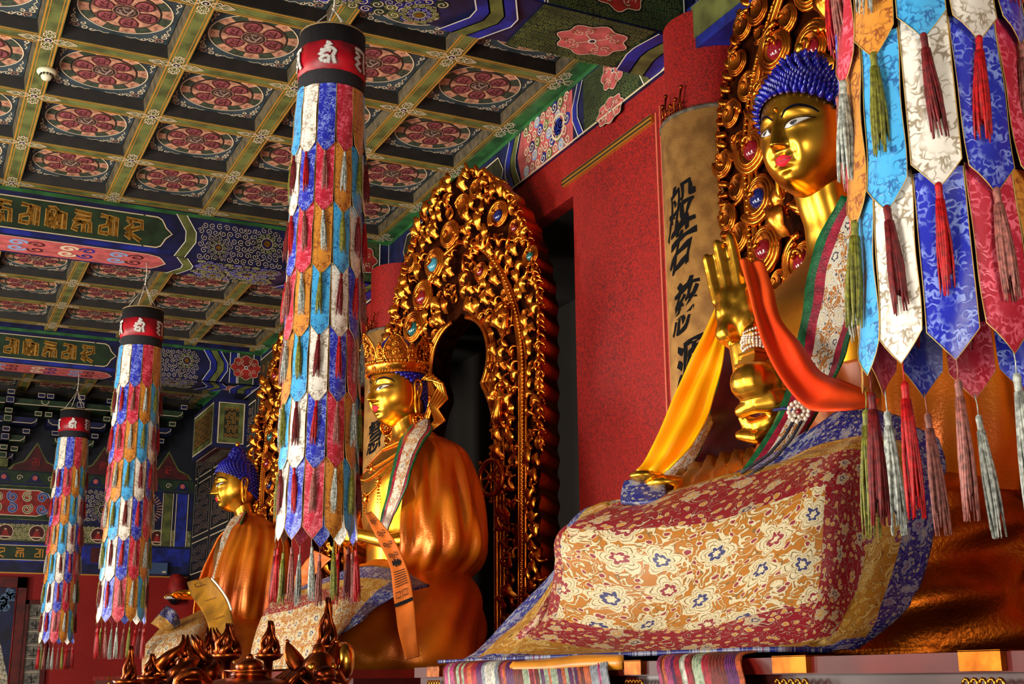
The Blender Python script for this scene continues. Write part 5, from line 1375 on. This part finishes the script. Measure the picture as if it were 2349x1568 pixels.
netsurf(mb, net, aX, 6, lambda i, j: BR_BLUE if j < 1 else BR_GOLD, lambda p: p-o3, (.2, .2)); tag(thick(mb.build('folded_cloth', loc=o3), .02, -1), 'folded blue and ochre brocade corner beside the farthest statue\'s hand', 'cloth')
KH = M('old_gold_satin', '#a5711a', .34, var=.25, vs=5, bump=.2, bs=30, spec=.6)
def motif2(P):
    for b in (.7, 2.0, 3.6, 5.0):
        for k in range(4): P.rib([(.3+.11*k, b), (.37+.11*k, b+.07)], .05, M('brown_print', '#5a3410', .6), 1)
    P.rib([(.3, .45), (.55, .43), (.55, .7), (.3, .72)], .03, M('brown_print', '#5a3410', .6), 1, True)
scarf_painted('prayer_scarf', 'old-gold printed scarf looped in front of the farthest statue\'s cloak', [(430, 1335, 2.50), (440, 1365, 2.48), (458, 1392, 2.46), (475, 1425, 2.44), (482, 1470, 2.42), (484, 1530, 2.40)],
  [(478, 1322, 2.54), (498, 1345, 2.56), (520, 1375, 2.60), (532, 1405, 2.60), (536, 1450, 2.56), (538, 1520, 2.52)], KH, motif2, folds=.012, nf=1.3)
mb = MB(); pts = [aX(u, v, x)-o3 for u, v, x in ((486, 1326, 2.52), (505, 1348, 2.54), (522, 1374, 2.57), (531, 1398, 2.58))]
mb.tube(catmull(pts, 5), .010, P_WHITE, 6); tag(mb.build('scarf_cord', loc=o3), 'white selvedge cord running along the old-gold scarf', 'cord')
mb = MB(); mb.box((-.45, -.04, 0), (.35, .04, .58), M('dark_red_lacquer', '#5c1010', .4, var=.3, vs=6)); 
tag(mb.build('throne_panel', loc=(3.75, 12.0, 1.6)), 'dark red lacquered panel between the farthest statue and the brocade knees', 'panel')
# ================================================================== altar, columns, plaques
LAC = M('red_lacquer', '#640d06', .38, var=.35, vs=2.5, spec=.25); LACD = M('dark_lacquer', '#3c0a08', .3, var=.3, vs=4)
for (Y0_, Y1_, lb) in ((1.2, 5.38, 'red lacquered altar with gilt corner plates under the near statue, bottom right'), (6.3, 10.7, 'dark red altar carrying the crowned middle statue'), (11.7, 15.2, 'dark red altar carrying the farthest statue')):
    B = Vector((3.2, (Y0_+Y1_)/2, 0)); alt = empty('altar', B, lb, 'altar')
    def abox(mb, x0, y0, z0, x1, y1, z1, m): mb.box(Vector((x0, y0, z0))-B, Vector((x1, y1, z1))-B, m)
    mb = MB(); abox(mb, 2.2, Y0_+.1, 0, 4.2, Y1_-.1, 1.50, LACD); mb.build('body', alt)
    mb = MB(); abox(mb, 2.12, Y0_, 1.555, 4.24, Y1_, 1.598, LAC); abox(mb, 2.15, Y0_, 1.50, 4.22, Y1_, 1.555, LACD); mb.build('top', alt)
    for (ya, yb) in ((2.64, 2.78), (2.0, 2.12), (3.44, 3.54), (5.06, 5.2)):
        if Y0_ > 2: ya += Y0_-1.2; yb += Y0_-1.2
        if yb > Y1_: continue
        mb = MB(); abox(mb, 2.105, ya, 1.558, 2.13, yb, 1.6005, G_CARVE2); abox(mb, 2.105, ya, 1.5985, 2.2, yb, 1.6015, G_CARVE2)
        for k in range(5): mb.tube([Vector((2.11, ya+(yb-ya)*(k+.5)/5+.01*math.cos(t), 1.53+.012*math.sin(t)))-B for t in [2*PI*i/9 for i in range(8)]], .004, G_LEAF, 5)
        mb.build('gilt_plate', alt)
THC = ['#a02030', '#8a8f98', '#5c1c58', '#c0582c', '#9aa88a', '#a83a6c', '#d0cabc', '#6c2018']
def fringe(ya, yb, label):
    o = Vector((2.1, (ya+yb)/2, 1.6)); n = int((yb-ya)/.012); mb = MB(); P = []; ms = [M('yarn_'+nm, c, .6, var=.3, vs=60) for nm, c in zip(('crimson', 'grey', 'plum', 'rust', 'sage', 'magenta', 'cream', 'maroon'), THC)]
    seq = []; r = random.Random(int(ya*100))
    while len(seq) < n+2: seq += [r.choice(ms)]*r.choice((1, 2, 3))
    for i in range(n*3+1):
        y = ya+(yb-ya)*i/(n*3); rid = .005*(math.sin(PI*(i % 3)/3)**2); row = []
        for j in range(15):
            t = j/14
            if t < .4: x = 2.42-.28*t/.4; z = 1.604+.012*math.sin(PI*t/.4)+.006
            else: q = (t-.4)/.6; a = min(1, q*2)*PI/2; x = 2.14-.06*math.sin(a); z = 1.61-.05*(1-math.cos(a))-max(0, q-.5)*.6
            yy = y-.22*(t-.2)+.02*math.sin(y*20)
            row.append(Vector((x-rid*.7, yy, z+rid))-o)
        P.append(row)
    mb.grid(P, None, matf=lambda i, j: seq[i//3]); ob = mb.build('yarn_fringe', loc=o); thick(ob, .004); tag(ob, label, 'fringe', 'striped yarn fringes on the altar edge')
fringe(3.72, 5.05, 'longer striped yarn fringe hanging at the altar edge left of the gilt end plate')
fringe(2.98, 3.42, 'shorter striped yarn fringe hanging at the altar edge right of the gilt end plate')
mb = MB(); o = aX(1300, 1524, 2.16); net = [[(1175,1527,2.14),(1260,1522,2.13),(1340,1514,2.13),(1432,1515,2.15)],[(1178,1531,2.10),(1262,1529,2.10),(1342,1521,2.10),(1432,1519,2.12)],[(1182,1534,2.11),(1264,1534,2.11),(1344,1527,2.11),(1432,1522,2.13)]]
netsurf(mb, net, aX, 6, lambda i, j: M('amber_folded_silk', '#d88a22', .35, var=.15, vs=6), lambda p: p-o, (1, 1))
tag(thick(mb.build('folded_cloth', loc=o), .02, -1), 'long folded amber cloth lying on the altar edge under the large blanket', 'cloth')
# red columns against the wall with curved calligraphy boards
CORK = M('ochre_board', '#c4904c', .6, var=.3, vs=9, bump=.2, bs=120, col2='#9a6c38'); CORKE = M('grey_board_frame', '#6e6250', .6, var=.4, vs=20, bump=.3, bs=60)
def column(cx, cy, r_, chars, zs, size, label, ztop, blabel):
    mb = MB(); mb.lathe([(r_*.97, 0), (r_*.97, 5.46)], RED, 40); o = mb.build('column', loc=(cx, cy, 0)); tag(o, kind='structure')
    b = empty('calligraphy_board', (cx, cy, 1.7), blabel, 'plaque', 'curved calligraphy boards on the columns'); R1 = r_*1.03; a0, a1 = math.radians(108), math.radians(248)
    mb = MB(); N = 30; P = []
    for i in range(N+1):
        a = a0+(a1-a0)*i/N; top = ztop-1.7
        P.append([Vector((R1*math.cos(a), R1*math.sin(a), 0)), Vector((R1*math.cos(a), R1*math.sin(a), top))])
    mb.grid(P, CORK); o = mb.build('board_face', b); thick(o, .02, 1)
    mb = MB(); 
    for d0 in (0, .045):
        top = ztop-1.7-d0; aa0, aa1 = a0+d0/R1, a1-d0/R1
        mb.tube([Vector(((R1+.012)*math.cos(a), (R1+.012)*math.sin(a), z)) for a, z in [(aa0, 0), (aa0, top)]+[(aa0+(aa1-aa0)*i/24, top) for i in range(1, 24)]+[(aa1, top), (aa1, 0)]], .016 if d0 == 0 else .008, CORKE, 6)
    mb.build('board_frame', b)
    mb = MB()
    for k in range(5):
        a = math.radians(180+8*(k-2)); mb.tube([Vector(((R1+.01)*math.cos(a), (R1+.01)*math.sin(a), ztop-1.7)), Vector(((R1+.02)*math.cos(a), (R1+.02)*math.sin(a), ztop-1.62)), Vector(((R1+.02)*math.cos(a+.05), (R1+.02)*math.sin(a+.05), ztop-1.60+.05*math.sin(k*2)))], .007, G_DARK, 5)
        mb.ball(Vector(((R1+.02)*math.cos(a+.05), (R1+.02)*math.sin(a+.05), ztop-1.59+.05*math.sin(k*2))), .014, G_DARK, 5, 6)
    for z_ in (.03, .06): mb.tube([Vector(((R1+.02)*math.cos(math.radians(160+i*4)), (R1+.02)*math.sin(math.radians(160+i*4)), ztop-1.7+z_)) for i in range(11)], .005, G_DARK, 5)
    mb.build('hanging_bracket', b)
    for ch, z, ac in zip(chars, zs, [math.radians(x) for x in size[1]]):
        cu = bpy.data.curves.new('ch', 'FONT'); cu.body = ch; cu.offset = .018; cu.size = 1; cu.align_x = 'CENTER'; cu.resolution_u = 3
        co = bpy.data.objects.new('ch', cu); COL.objects.link(co); bpy.context.view_layer.update()
        me = co.evaluated_get(bpy.context.evaluated_depsgraph_get()).to_mesh()
        bm_ = bmesh.new(); bm_.from_mesh(me); bmesh.ops.subdivide_edges(bm_, edges=[e for e in bm_.edges if e.calc_length() > .12], cuts=2); bmesh.ops.triangulate(bm_, faces=bm_.faces)
        vs = []
        for v in bm_.verts:
            x, y = v.co.x, v.co.y-.36
            x += .06*math.sin(y*5+1)+.18*y+.02*math.sin(x*17+y*9); y += .05*math.sin(x*4)+.15*x+.02*math.sin(y*19+x*7)
            a = ac+x*size[0]*.78/R1; rr = R1+.024; vs.append(Vector((rr*math.cos(a), rr*math.sin(a), z-1.7+y*size[0]*1.15)))
        m2_ = MB(); m2_.add(vs, [tuple(v.index for v in f.verts) for f in bm_.faces], INK, sm=False); bm_.free()
        bpy.data.objects.remove(co); bpy.data.curves.remove(cu); m2_.build('character', b)
column(4.25, 5.85, .315, '般若慈源', (4.20, 3.98, 3.60, 3.25), (.27, (189, 189, 190, 191)), None, 4.80, 'curved ochre board with black brush characters on the column beside the near statue')
column(4.25, 11.2, .335, '慧是', (3.75, 3.30), (.27, (205, 205)), None, 4.80, 'curved board with a brush character, glimpsed under the crowned statue\'s chin')
# ================================================================== far wall
YW = 21.0
mb = MB(); mb.box((-3.6, YW, 0), (4.4, YW+.12, 3.16), RED); mb.box((-3.6, YW, 3.16), (4.4, YW+.12, 6.1), P_NAVY)
F = Paint(mb, lambda a, b, h: Vector((a, YW-h, b)), .003)
F.poly([(-2, 4.72), (4.4, 4.72), (4.4, 6.1), (-2, 6.1)], M('frieze_deep_blue', '#0c1020', .6, var=.4, vs=4), 1)  # deep blue ground behind the bracket clusters
# dark band with thin gilt edge over the red wall
F.rib([(-2, 3.17), (4.4, 3.17)], .02, P_GOLDL, 2)
# syllable band
F.poly([(-2, 3.34), (4.4, 3.34), (4.4, 3.62), (-2, 3.62)], P_BLUE, 2)
for x0, x1 in ((-1.5, 2.2), (3.0, 3.6)):
    F.poly([(x0, 3.37), (x1-.12, 3.37), (x1, 3.48), (x1-.12, 3.59), (x0, 3.59)], P_DKGREEN, 3); F.rib([(x0, 3.37), (x1-.12, 3.37), (x1, 3.48), (x1-.12, 3.59), (x0, 3.59)], .012, P_CREAM, 4)
for k, x in enumerate((1.98, 1.70, 1.42, 1.14)): syllable(F, k*2+1, x, 3.48, .13, .14, P_GOLDL, None, .12, 4)
for x in (3.12, 3.3, 3.48): F.spiral(x, 3.48, .07, 1.4, 0, .018, P_CREAM, 4, 12); 
F.poly([(2.75, 3.36), (3.0, 3.36), (3.0, 3.6), (2.75, 3.6)], P_DKRED, 3)
# strip of small seated buddhas in red roundels
F.poly([(-2, 3.66), (4.4, 3.66), (4.4, 3.92), (-2, 3.92)], P_GREEN, 2); curl_field(F, .8, 4.3, 3.67, 3.92, .035, P_CREAM, 3, .006)
x = 1.0
while x < 4.2:
    F.disc(x, 3.79, .115, P_DKRED, 5, 20); F.ring(x, 3.79, .115, .012, P_CREAM, 6, 20)
    F.poly([(x-.07, 3.725), (x+.07, 3.725), (x+.045, 3.765), (x+.035, 3.81), (x-.035, 3.81), (x-.045, 3.765)], P_RED, 7); F.disc(x, 3.835, .022, P_SALMON, 8, 10); F.disc(x, 3.857, .012, P_BLACK, 9, 8)
    F.rib([(x-.08, 3.72), (x+.08, 3.72)], .016, P_CREAM, 8); x += .46
# broad beam with scroll cartouche, whirl flower, striped end
F.poly([(-2, 3.98), (4.4, 3.98), (4.4, 4.52), (-2, 4.52)], P_NAVY, 2)
e = 2.14
F.poly([(-2, 3.99), (e+.12, 3.99), (e+.3, 4.25), (e+.12, 4.51), (-2, 4.51)], P_DKGREEN, 3); F.rib([(-2, 3.99), (e+.12, 3.99), (e+.3, 4.25), (e+.12, 4.51), (-2, 4.51)], .012, P_GREEN, 4)
c = [(-2, 4.05), (e-.25, 4.05), (e-.1, 4.1), (e-.05, 4.18), (e+.05, 4.25), (e-.05, 4.32), (e-.1, 4.4), (e-.25, 4.45), (-2, 4.45)]
F.poly(c, P_RED, 5); F.rib(c, .014, P_CREAM, 6)
for k in range(7):
    for sg, zz in ((1, 4.34), (-1, 4.16)):
        x = e-.18-k*.22; mt = P_LBLUE if k % 2 == 0 else P_CREAM; F.spiral(x, zz, .085, 1.3, k, .04, mt, 7, 12, sg); F.spiral(x, zz, .085, 1.3, k, .016, P_BLUE if k % 2 == 0 else P_GREEN, 8, 12, sg)
curl_field(F, 2.55, 3.3, 4.0, 4.5, .04, P_CREAM, 3, .007); rosette(F, 2.88, 4.2, .2, P_NAVY, P_DKGREEN, P_CREAM, 4)
for k in range(13): a = -PI/2+.4+k*.2; F.rib([(3.55+.18*math.cos(a), 4.25+.18*math.sin(a)), (3.55+.27*math.cos(a), 4.25+.27*math.sin(a))], .016, P_SALMON, 4)
for q in range(4): F.rib([(3.45+.05*q, 4.12), (3.45+.05*q, 4.4)], .016, P_CREAM, 5)
F.rib([(3.38, 4.4), (3.7, 4.4)], .02, P_SALMON, 5); F.rib([(3.38, 4.1), (3.7, 4.1)], .02, P_SALMON, 5)
for x, m_, w_ in ((3.90, P_GREEN, .13), (4.13, P_BLUE, .16)):
    F.poly([(x-w_/2, 3.66), (x+w_/2, 3.66), (x+w_/2, 4.52), (x-w_/2, 4.52)], m_, 7)
    for s_ in (-1, 1): F.rib([(x+s_*(w_/2+.015), 3.66), (x+s_*(w_/2+.015), 4.52)], .012, P_CREAM, 8)
# lappet border
F.poly([(-2, 4.55), (4.4, 4.55), (4.4, 4.74), (-2, 4.74)], P_DKGREEN, 2)
x = .9
while x < 4.3:
    F.poly([(x-.17, 4.57), (x-.1, 4.6), (x-.05, 4.69), (x, 4.72), (x+.05, 4.69), (x+.1, 4.6), (x+.17, 4.57)], P_NAVY, 3); F.disc(x, 4.645, .04, P_PINKBG, 4, 8); F.spiral(x+.23, 4.64, .05, 1.2, 0, .01, P_CREAM, 4, 9); x += .46
tag(mb.build('wall_back'), kind='structure')
# bracket sets
mb = MB(); BB = (P_NAVY, P_DKGREEN)
for t in range(4):
    z = .12+.26*t; wd = .16+.14*t; dp = .12+.16*t
    mb.box((-wd, -dp, z), (wd, 0, z+.10), BB[t % 2]); mb.box((-.06, -dp-.1, z), (.06, 0, z+.10), BB[(t+1) % 2])
    for sx in (-wd, 0, wd):
        mb.box((sx-.055, -dp-.05-(.1 if sx == 0 else 0), z+.12), (sx+.055, -dp+.06, z+.2), BB[(t+1) % 2])
        y = -dp-.055-(.1 if sx == 0 else 0)
        P = Paint(mb, lambda a, b, h: Vector((sx+a, y-h, z+.12+b)), .002); P.rib([(-.045, .01), (.045, .01), (.05, .07), (-.05, .07)], .010, P_CREAM, 1, True)
    P = Paint(mb, lambda a, b, h: Vector((a, -dp-h, z+b)), .002)
    for sg in (-1, 1): P.rib([(sg*.07, .012), (sg*(wd-.08), .012), (sg*(wd-.02), .05), (sg*(wd-.01), .09)], .010, P_CREAM, 1)
    P = Paint(mb, lambda a, b, h: Vector((a, -dp-.1-h, z+b)), .002); P.rib([(-.05, .01), (.05, .01), (.05, .09), (-.05, .09)], .008, P_CREAM, 1, True)
mb.box((-.09, -.16, 0), (.09, 0, .12), P_GREEN)
bm0 = mb.mesh('bracket_set')
for k, lb in enumerate(('tiered painted bracket cluster on the far wall, left of the farthest banner', 'tiered painted bracket cluster on the far wall between the two distant banners', 'tiered painted bracket cluster on the far wall between middle-distance banner and profile statue')):
    o = bpy.data.objects.new('bracket_set', bm0); COL.objects.link(o); o.location = (1.30+1.03*k, YW-.012, 4.78)
    tag(o, lb, 'bracket', 'bracket clusters along the far wall')
mb = MB()
for k in range(4):
    x = 1.81+1.03*k; P = Paint(mb, lambda a, b, h: Vector((x+a-2.8, -h, b)), .003)
    c = [(-.36, 0), (-.3, .08), (-.16, .14), (-.1, .24), (0, .42), (.1, .24), (.16, .14), (.3, .08), (.36, 0)]
    P.poly([(a*1.12, b*1.1) for a, b in c], P_GREEN, 1); P.poly(c, P_DKRED, 2); syllable(P, k*2+1, 0, .14, .12, .13, P_RED, None, .1, 3)
o = mb.build('trim_7', loc=(2.8, YW-.005, 4.76)); tag(o, kind='structure')
# painted beam end block over the farthest statue
mb = MB(); mb.box((3.82, 17.5, 4.72), (4.3, 18.9, 5.42), P_NAVY)
G_ = Paint(mb, lambda a, b, h: Vector((3.82-h, 17.5+a, 4.72+b)), .002); G2 = Paint(mb, lambda a, b, h: Vector((3.82+a, 17.5-h, 4.72+b)), .002); G3 = Paint(mb, lambda a, b, h: Vector((3.82+a, 17.5+b, 4.72-h)), .002)
for g, (w_, h_) in ((G_, (1.4, .7)), (G2, (.48, .7)), (G3, (.48, 1.4))):
    p = [(.06, .06), (w_-.06, .06), (w_-.06, h_-.06), (.06, h_-.06)]; g.poly(p, P_GREEN if g is not G3 else P_DKRED, 1); g.rib(p, .02, P_CREAM, 2, True)
    p = [(.14, .14), (w_-.14, .14), (w_-.14, h_-.14), (.14, h_-.14)]; g.poly(p, M('paint_dark_olive', '#2c2c18', .5, var=.4, vs=9), 3); curl_field(g, .14, w_-.14, .14, h_-.14, .035, P_CREAM if g is G3 else P_GOLDL, 4, .006)
tag(mb.build('trim_8'), kind='structure')
# framed painting and seal-script panel on the far wall
fr = empty('framed_painting', (1.3, YW, 2.2), 'tall red framed painting with cloud and white figure on navy, bottom left corner', 'painting')
mb = MB(); FRM = M('frame_red_wood', '#5e1412', .35, var=.3, vs=8)
for lo, hi in (((-.6, -.10, -.9), (-.34, 0, .9)), ((.40, -.10, -.9), (.54, 0, .9)), ((-.6, -.10, .74), (.54, 0, .9)), ((-.6, -.1, -.9), (.54, 0, -.78))): mb.box(lo, hi, FRM)
mb.tube([Vector((a, -.105, b)) for a, b in ((-.34, -.78), (.40, -.78), (.40, .74), (-.34, .74))], .012, P_RED, 6, True); mb.build('frame', fr)
mb = MB(); mb.box((-.36, -.03, -.8), (.42, 0, .76), M('painting_navy', '#101a44', .5, var=.5, vs=5))
P = Paint(mb, lambda a, b, h: Vector((a, -.03-h, b)), .002); CL = M('painted_cloud', '#5c7a9c', .6, var=.4, vs=14); WF = M('painted_white_flowers', '#b9b39a', .6, var=.55, vs=26)
for k in range(9): P.spiral(.12+.05*k-.1*(k % 3), .40+.035*k-.05*(k % 2), .07, 1.3, k, .03, CL, 1, 12)
P.rib(catmull([(.05, .3), (.2, .42), (.28, .55), (.2, .6), (.32, .66), (.3, .55)], 5), .05, CL, 1)
P.poly(catmull([(-.3, -.75), (.36, -.75), (.3, -.3), (.22, -.05), (.1, .12), (0, .02), (-.2, -.2)], 4, True), WF, 2)
rr_ = random.Random(2)
for k in range(50): a, b = rr_.uniform(-.2, .3), rr_.uniform(-.7, -.0); P.disc(a*(.4-b*.9)+.05, b, .022, P_CREAM, 3, 7); 
mb.build('canvas', fr)
sp_ = empty('script_panel', (2.02, YW, 1.9), 'narrow grey panel of seal-script squares in a dark frame beside the framed painting', 'panel')
mb = MB()
for lo, hi in (((-.19, -.07, -.9), (-.12, 0, .86)), ((.12, -.07, -.9), (.19, 0, .86)), ((-.19, -.07, .80), (.19, 0, .86))): mb.box(lo, hi, FRM)
mb.build('frame', sp_)
mb = MB(); mb.box((-.12, -.03, -.9), (.12, 0, .8), M('grey_paper', '#7c776c', .7, var=.3, vs=10)); P = Paint(mb, lambda a, b, h: Vector((a, -.03-h, b)), .002)
for k in range(8):
    zc = .69-.2*k; P.rib([(-.11, zc-.1), (.11, zc-.1)], .008, P_CREAM, 1)
    for q in range(5): P.spiral(-.06+.03*q, zc+.03*math.sin(q*2+k), .028, 1.1, q+k, .009, P_BLACK, 2, 8, 1 if q % 2 else -1)
    P.rib([(-.07, zc-.06), (.07, zc-.05)], .010, P_BLACK, 2); P.rib([(0, zc+.07), (.01, zc-.07)], .010, P_BLACK, 2)
mb.build('script_sheet', sp_)
# small things near the far wall
cam_ = empty('dome_camera', (4.08, YW, 2.95), 'red-hooded dome camera with white rim on the far red wall', 'camera')
mb = MB(); mb.lathe([(0, .36), (.08, .35), (.13, .28), (.15, .1), (.165, 0)], M('red_hood', '#9c1c18', .5, var=.3, vs=8), 20, c=(0, -.2, -.1)); mb.build('hood', cam_)
mb = MB(); mb.lathe([(.165, 0), (.18, -.01), (.17, -.04), (.12, -.045)], M('white_plastic', '#d0ccc4', .3), 20, c=(0, -.2, -.1)); mb.build('rim', cam_)
mb = MB(); mb.lathe([(.12, 0), (.11, -.04), (.07, -.085), (0, -.10)], M('smoked_dome', '#08080c', .08, spec=.9), 18, c=(0, -.2, -.14)); mb.build('dome', cam_)
mb = MB(); mb.box((-.03, -.1, .06), (.03, 0, .12), M('white_plastic', '#d0ccc4', .3)); mb.build('arm', cam_)
bx = empty('junction_box', (3.80, YW, 3.28), 'small blue box with a label fixed on the far wall', 'box')
mb = MB(); mb.box((-.13, -.16, -.08), (.13, 0, .1), M('blue_plastic', '#3c5478', .4)); mb.build('casing', bx)
mb = MB(); mb.box((.05, -.162, -.06), (.11, -.158, -.03), P_CREAM); mb.build('label_tag', bx)
mb = MB(); pts = [(470, 895, 20.6), (458, 960, 20.5), (468, 1040, 20.5), (452, 1120, 20.6), (455, 1200, 20.7), (440, 1270, 20.8), (436, 1330, 20.9)]
q0 = aY(*pts[0]); mb.tube(catmull([aY(*p)-q0 for p in pts], 5), .018, M('black_cable', '#08080a', .5), 6); tag(mb.build('power_cable', loc=q0), 'black cable hanging down the dark far wall behind the profile statue', 'cable')
det = empty('smoke_detector', (.62, 9.2, ZC), 'round cream smoke detector on the green ceiling rail, upper left', 'detector')
mb = MB(); DM = M('cream_plastic', '#d6cfae', .4); mb.lathe([(0, -.001), (.07, -.001), (.072, -.02), (.06, -.034), (.045, -.036)], DM, 24); mb.build('base', det)
mb = MB(); mb.lathe([(.038, -.036), (.042, -.052), (.032, -.072), (.0, -.078)], DM, 20); mb.build('cap', det)
mb = MB()
for k in range(12): a = 2*PI*k/12; mb.box((-.004, -.0035, -.052), (.004, .0035, -.034), P_BLACK, Matrix.Rotation(a, 4, 'Z') @ Matrix.Translation((.047, 0, 0)))
mb.build('sensor_vent', det)
# ================================================================== carved bronze-gilt offering pieces in front
tb = empty('offering_table', (.9, 3.7, 0), 'low offering table below the carved gilt finials', 'table')
mb = MB(); mb.box((-.75, -.5, 1.36), (.55, .5, 1.40), LAC); mb.build('table_top', tb)
for sx, sy in ((-.7, -.4), (.5, -.4), (-.7, .4), (.5, .4)): mb = MB(); mb.box((sx-.03, sy-.03, 0), (sx+.03, sy+.03, 1.36), LAC); mb.build('leg', tb)
ZT = 1.40
def flame(mb, c, h, r_, n=7, seed=1, mat=None):
    q = random.Random(seed); mat = mat or G_DARK
    for k in range(n):
        a = 2*PI*k/n; pts = []; rad = []
        for i in range(7):
            t = i/6; rr = r_*(1-t*.75)*(1+.25*math.sin(t*9+k)); aa = a+.5*math.sin(t*5+k)
            pts.append(Vector((c[0]+rr*math.cos(aa), c[1]+rr*math.sin(aa), c[2]+h*t*(1-.25*(k % 2))))); rad.append(r_*.34*(1-t)**.8+.0015)
        mb.tube(pts, rad, mat, 6)
    for k in range(9): a = k*2.4; t = k/10; mb.ball((c[0]+r_*(1-t)*.9*math.cos(a), c[1]+r_*(1-t)*.9*math.sin(a), c[2]+h*t*.8), r_*.16, mat, 5, 7)
    mb.tube([Vector(c), Vector((c[0], c[1], c[2]+h))], [r_*.5, .002], mat, 8)
def finial(u, v_top, v_bowl, Y, label, r_=.03, seed=1, wide=1.0):
    top = aY(u, v_top, Y); bowl = aY(u, v_bowl, Y); o = empty('flame_finial', (bowl.x, Y, ZT), label, 'ornament', 'carved flame finials in the foreground')
    zb = bowl.z-ZT; mb = MB(); mb.lathe([(.05, 0), (.052, .01), (.02, .03), (.014, zb*.5), (.022, zb*.55), (.012, zb*.62), (.014, zb-.02), (.035*wide, zb-.012), (.044*wide, zb), (.03, zb+.004), (0, zb+.006)], G_DARK, 20); mb.build('stem', o)
    mb = MB(); flame(mb, (0, 0, zb+.002), top.z-bowl.z, r_*wide, 7, seed); mb.build('flame', o); return o
finial(295, 1482, 1560, 3.72, 'thin pointed flame finial, leftmost in the foreground', .016, 1)
finial(345, 1500, 1552, 3.85, 'small flame finial just right of the leftmost one', .02, 2)
finial(425, 1456, 1556, 3.85, 'broad cluster of flame leaves before the farthest statue\'s blanket', .045, 3, 1.9)
finial(478, 1440, 1545, 4.08, 'second broad flame cluster just left of the forked finial', .04, 13, 1.5)
finial(520, 1430, 1500, 3.68, 'forked flame finial before the old-gold scarf', .032, 4)
finial(616, 1424, 1500, 3.78, 'dark flame finial on a stemmed bowl before the cream brocade', .026, 5)
finial(748, 1370, 1480, 3.72, 'tallest flame finial rising above the dragon head', .026, 6)
# vessel with swelling shoulders between finials
o = empty('incense_vessel', (aY(572, 1540, 3.38).x, 3.38, ZT), 'polished bronze-gilt vessel with swelling shoulders, bottom edge centre-left', 'vessel'); o.scale = (.84, .84, .92)
mb = MB(); mb.lathe([(.06, 0), (.07, .02), (.05, .05), (.15, .09), (.175, .125), (.15, .15), (.10, .165), (.06, .17), (.055, .185), (.08, .19), (0, .195)], G_DARK, 32); mb.build('bowl', o)
for sg in (-1, 1):
    mb = MB(); mb.tube(catmull([Vector((sg*.12, 0, .15)), Vector((sg*.17, -.02, .185)), Vector((sg*.22, 0, .165)), Vector((sg*.2, 0, .12)), Vector((sg*.15, 0, .11))], 5), .014, G_DARK, 8); mb.build('handle', o)
mb = MB(); mb.ball((0, 0, .2), (.045, .045, .025), G_DARK, 8, 12); mb.ball((0, 0, .225), .012, G_DARK, 6, 8); mb.build('lid', o)
dp = aY(722, 1545, 3.35); o = empty('dragon_ornament', (dp.x, 3.35, ZT), 'carved dragon head with swept horns, bottom edge before the crowned statue', 'ornament')
mb = MB(); z = dp.z-ZT
mb.tube(catmull([Vector((0, .05, 0)), Vector((.0, .03, z*.5)), Vector((0, .0, z)), Vector((-.0, -.05, z+.015)), Vector((0, -.10, z-.03))], 5), [.055]*6+[.05]*5+[.042]*5+[.03]*5, G_DARK, 12)
for sg in (-1, 1):
    P = []
    for i in range(7):
        q = i/6; w_ = .030*math.sin(PI*min(1, .25+q*.75))+.002
        P.append([Vector((sg*(.035+.035*q)+w_*math.cos(t)*.9, .01+.02*q+w_*.35*math.sin(t), z+.0+.085*q)) for t in [2*PI*k/12 for k in range(13)]])
    mb.grid(P, G_DARK); mb.ball((sg*.07, .03, z+.085), .006, G_DARK, 5, 8)
    mb.ball((sg*.028, -.065, z+.018), .011, G_LEAF, 8, 10); mb.tube([Vector((sg*.012, -.105, z-.02)), Vector((sg*.045, -.12, z-.03)), Vector((sg*.07, -.10, z-.01))], [.010, .008, .002], G_DARK, 6)
    for k in range(5): mb.tube(catmull([Vector((sg*.04, -.04+.025*k, z+.01)), Vector((sg*(.075+.006*k), -.02+.02*k, z-.03)), Vector((sg*(.06+.004*k), .02*k, z-.07)), Vector((sg*.085, -.03+.02*k, z-.11))], 3), [.013, .013, .012, .012, .012, .010, .010, .008, .007, .003], G_DARK, 7)
mb.ball((0, -.09, z+.0), (.03, .035, .022), G_DARK, 8, 10); mb.ball((0, -.03, z+.05), (.02, .02, .03), G_DARK, 8, 10)
mb.build('head', o)
mb = MB(); 
for k in range(6): mb.tube([Vector((-.05+.02*k, -.02, z-.03)), Vector((-.055+.022*k, -.05, z-.08)), Vector((-.05+.02*k, -.03, z-.14))], [.013, .014, .008], G_DARK, 7)
mb.build('mane', o)
dq = aY(786, 1515, 3.4); w_ = empty('wheel_ornament', (dq.x, 3.4, ZT), 'gilt round wheel ornament standing right of the dragon head', 'ornament')
mb = MB(); z = dq.z-ZT; mb.lathe([(.016, -.012), (.03, -.02), (.042, -.02), (.05, -.008), (.05, .008), (.042, .02), (.03, .012), (.016, .012)], G_LEAF, 24, M4=Matrix.Translation((0, 0, z)) @ Matrix.Rotation(PI/2, 4, 'Y') @ Matrix.Rotation(.0, 4, 'X')); mb.ball((0, 0, z), .018, G_LEAF, 8, 10); mb.build('wheel', w_)
mb = MB(); mb.lathe([(.03, 0), (.03, .01), (.01, .02), (.01, z-.045), (.016, z-.04)], G_DARK, 12); mb.build('stand', w_)
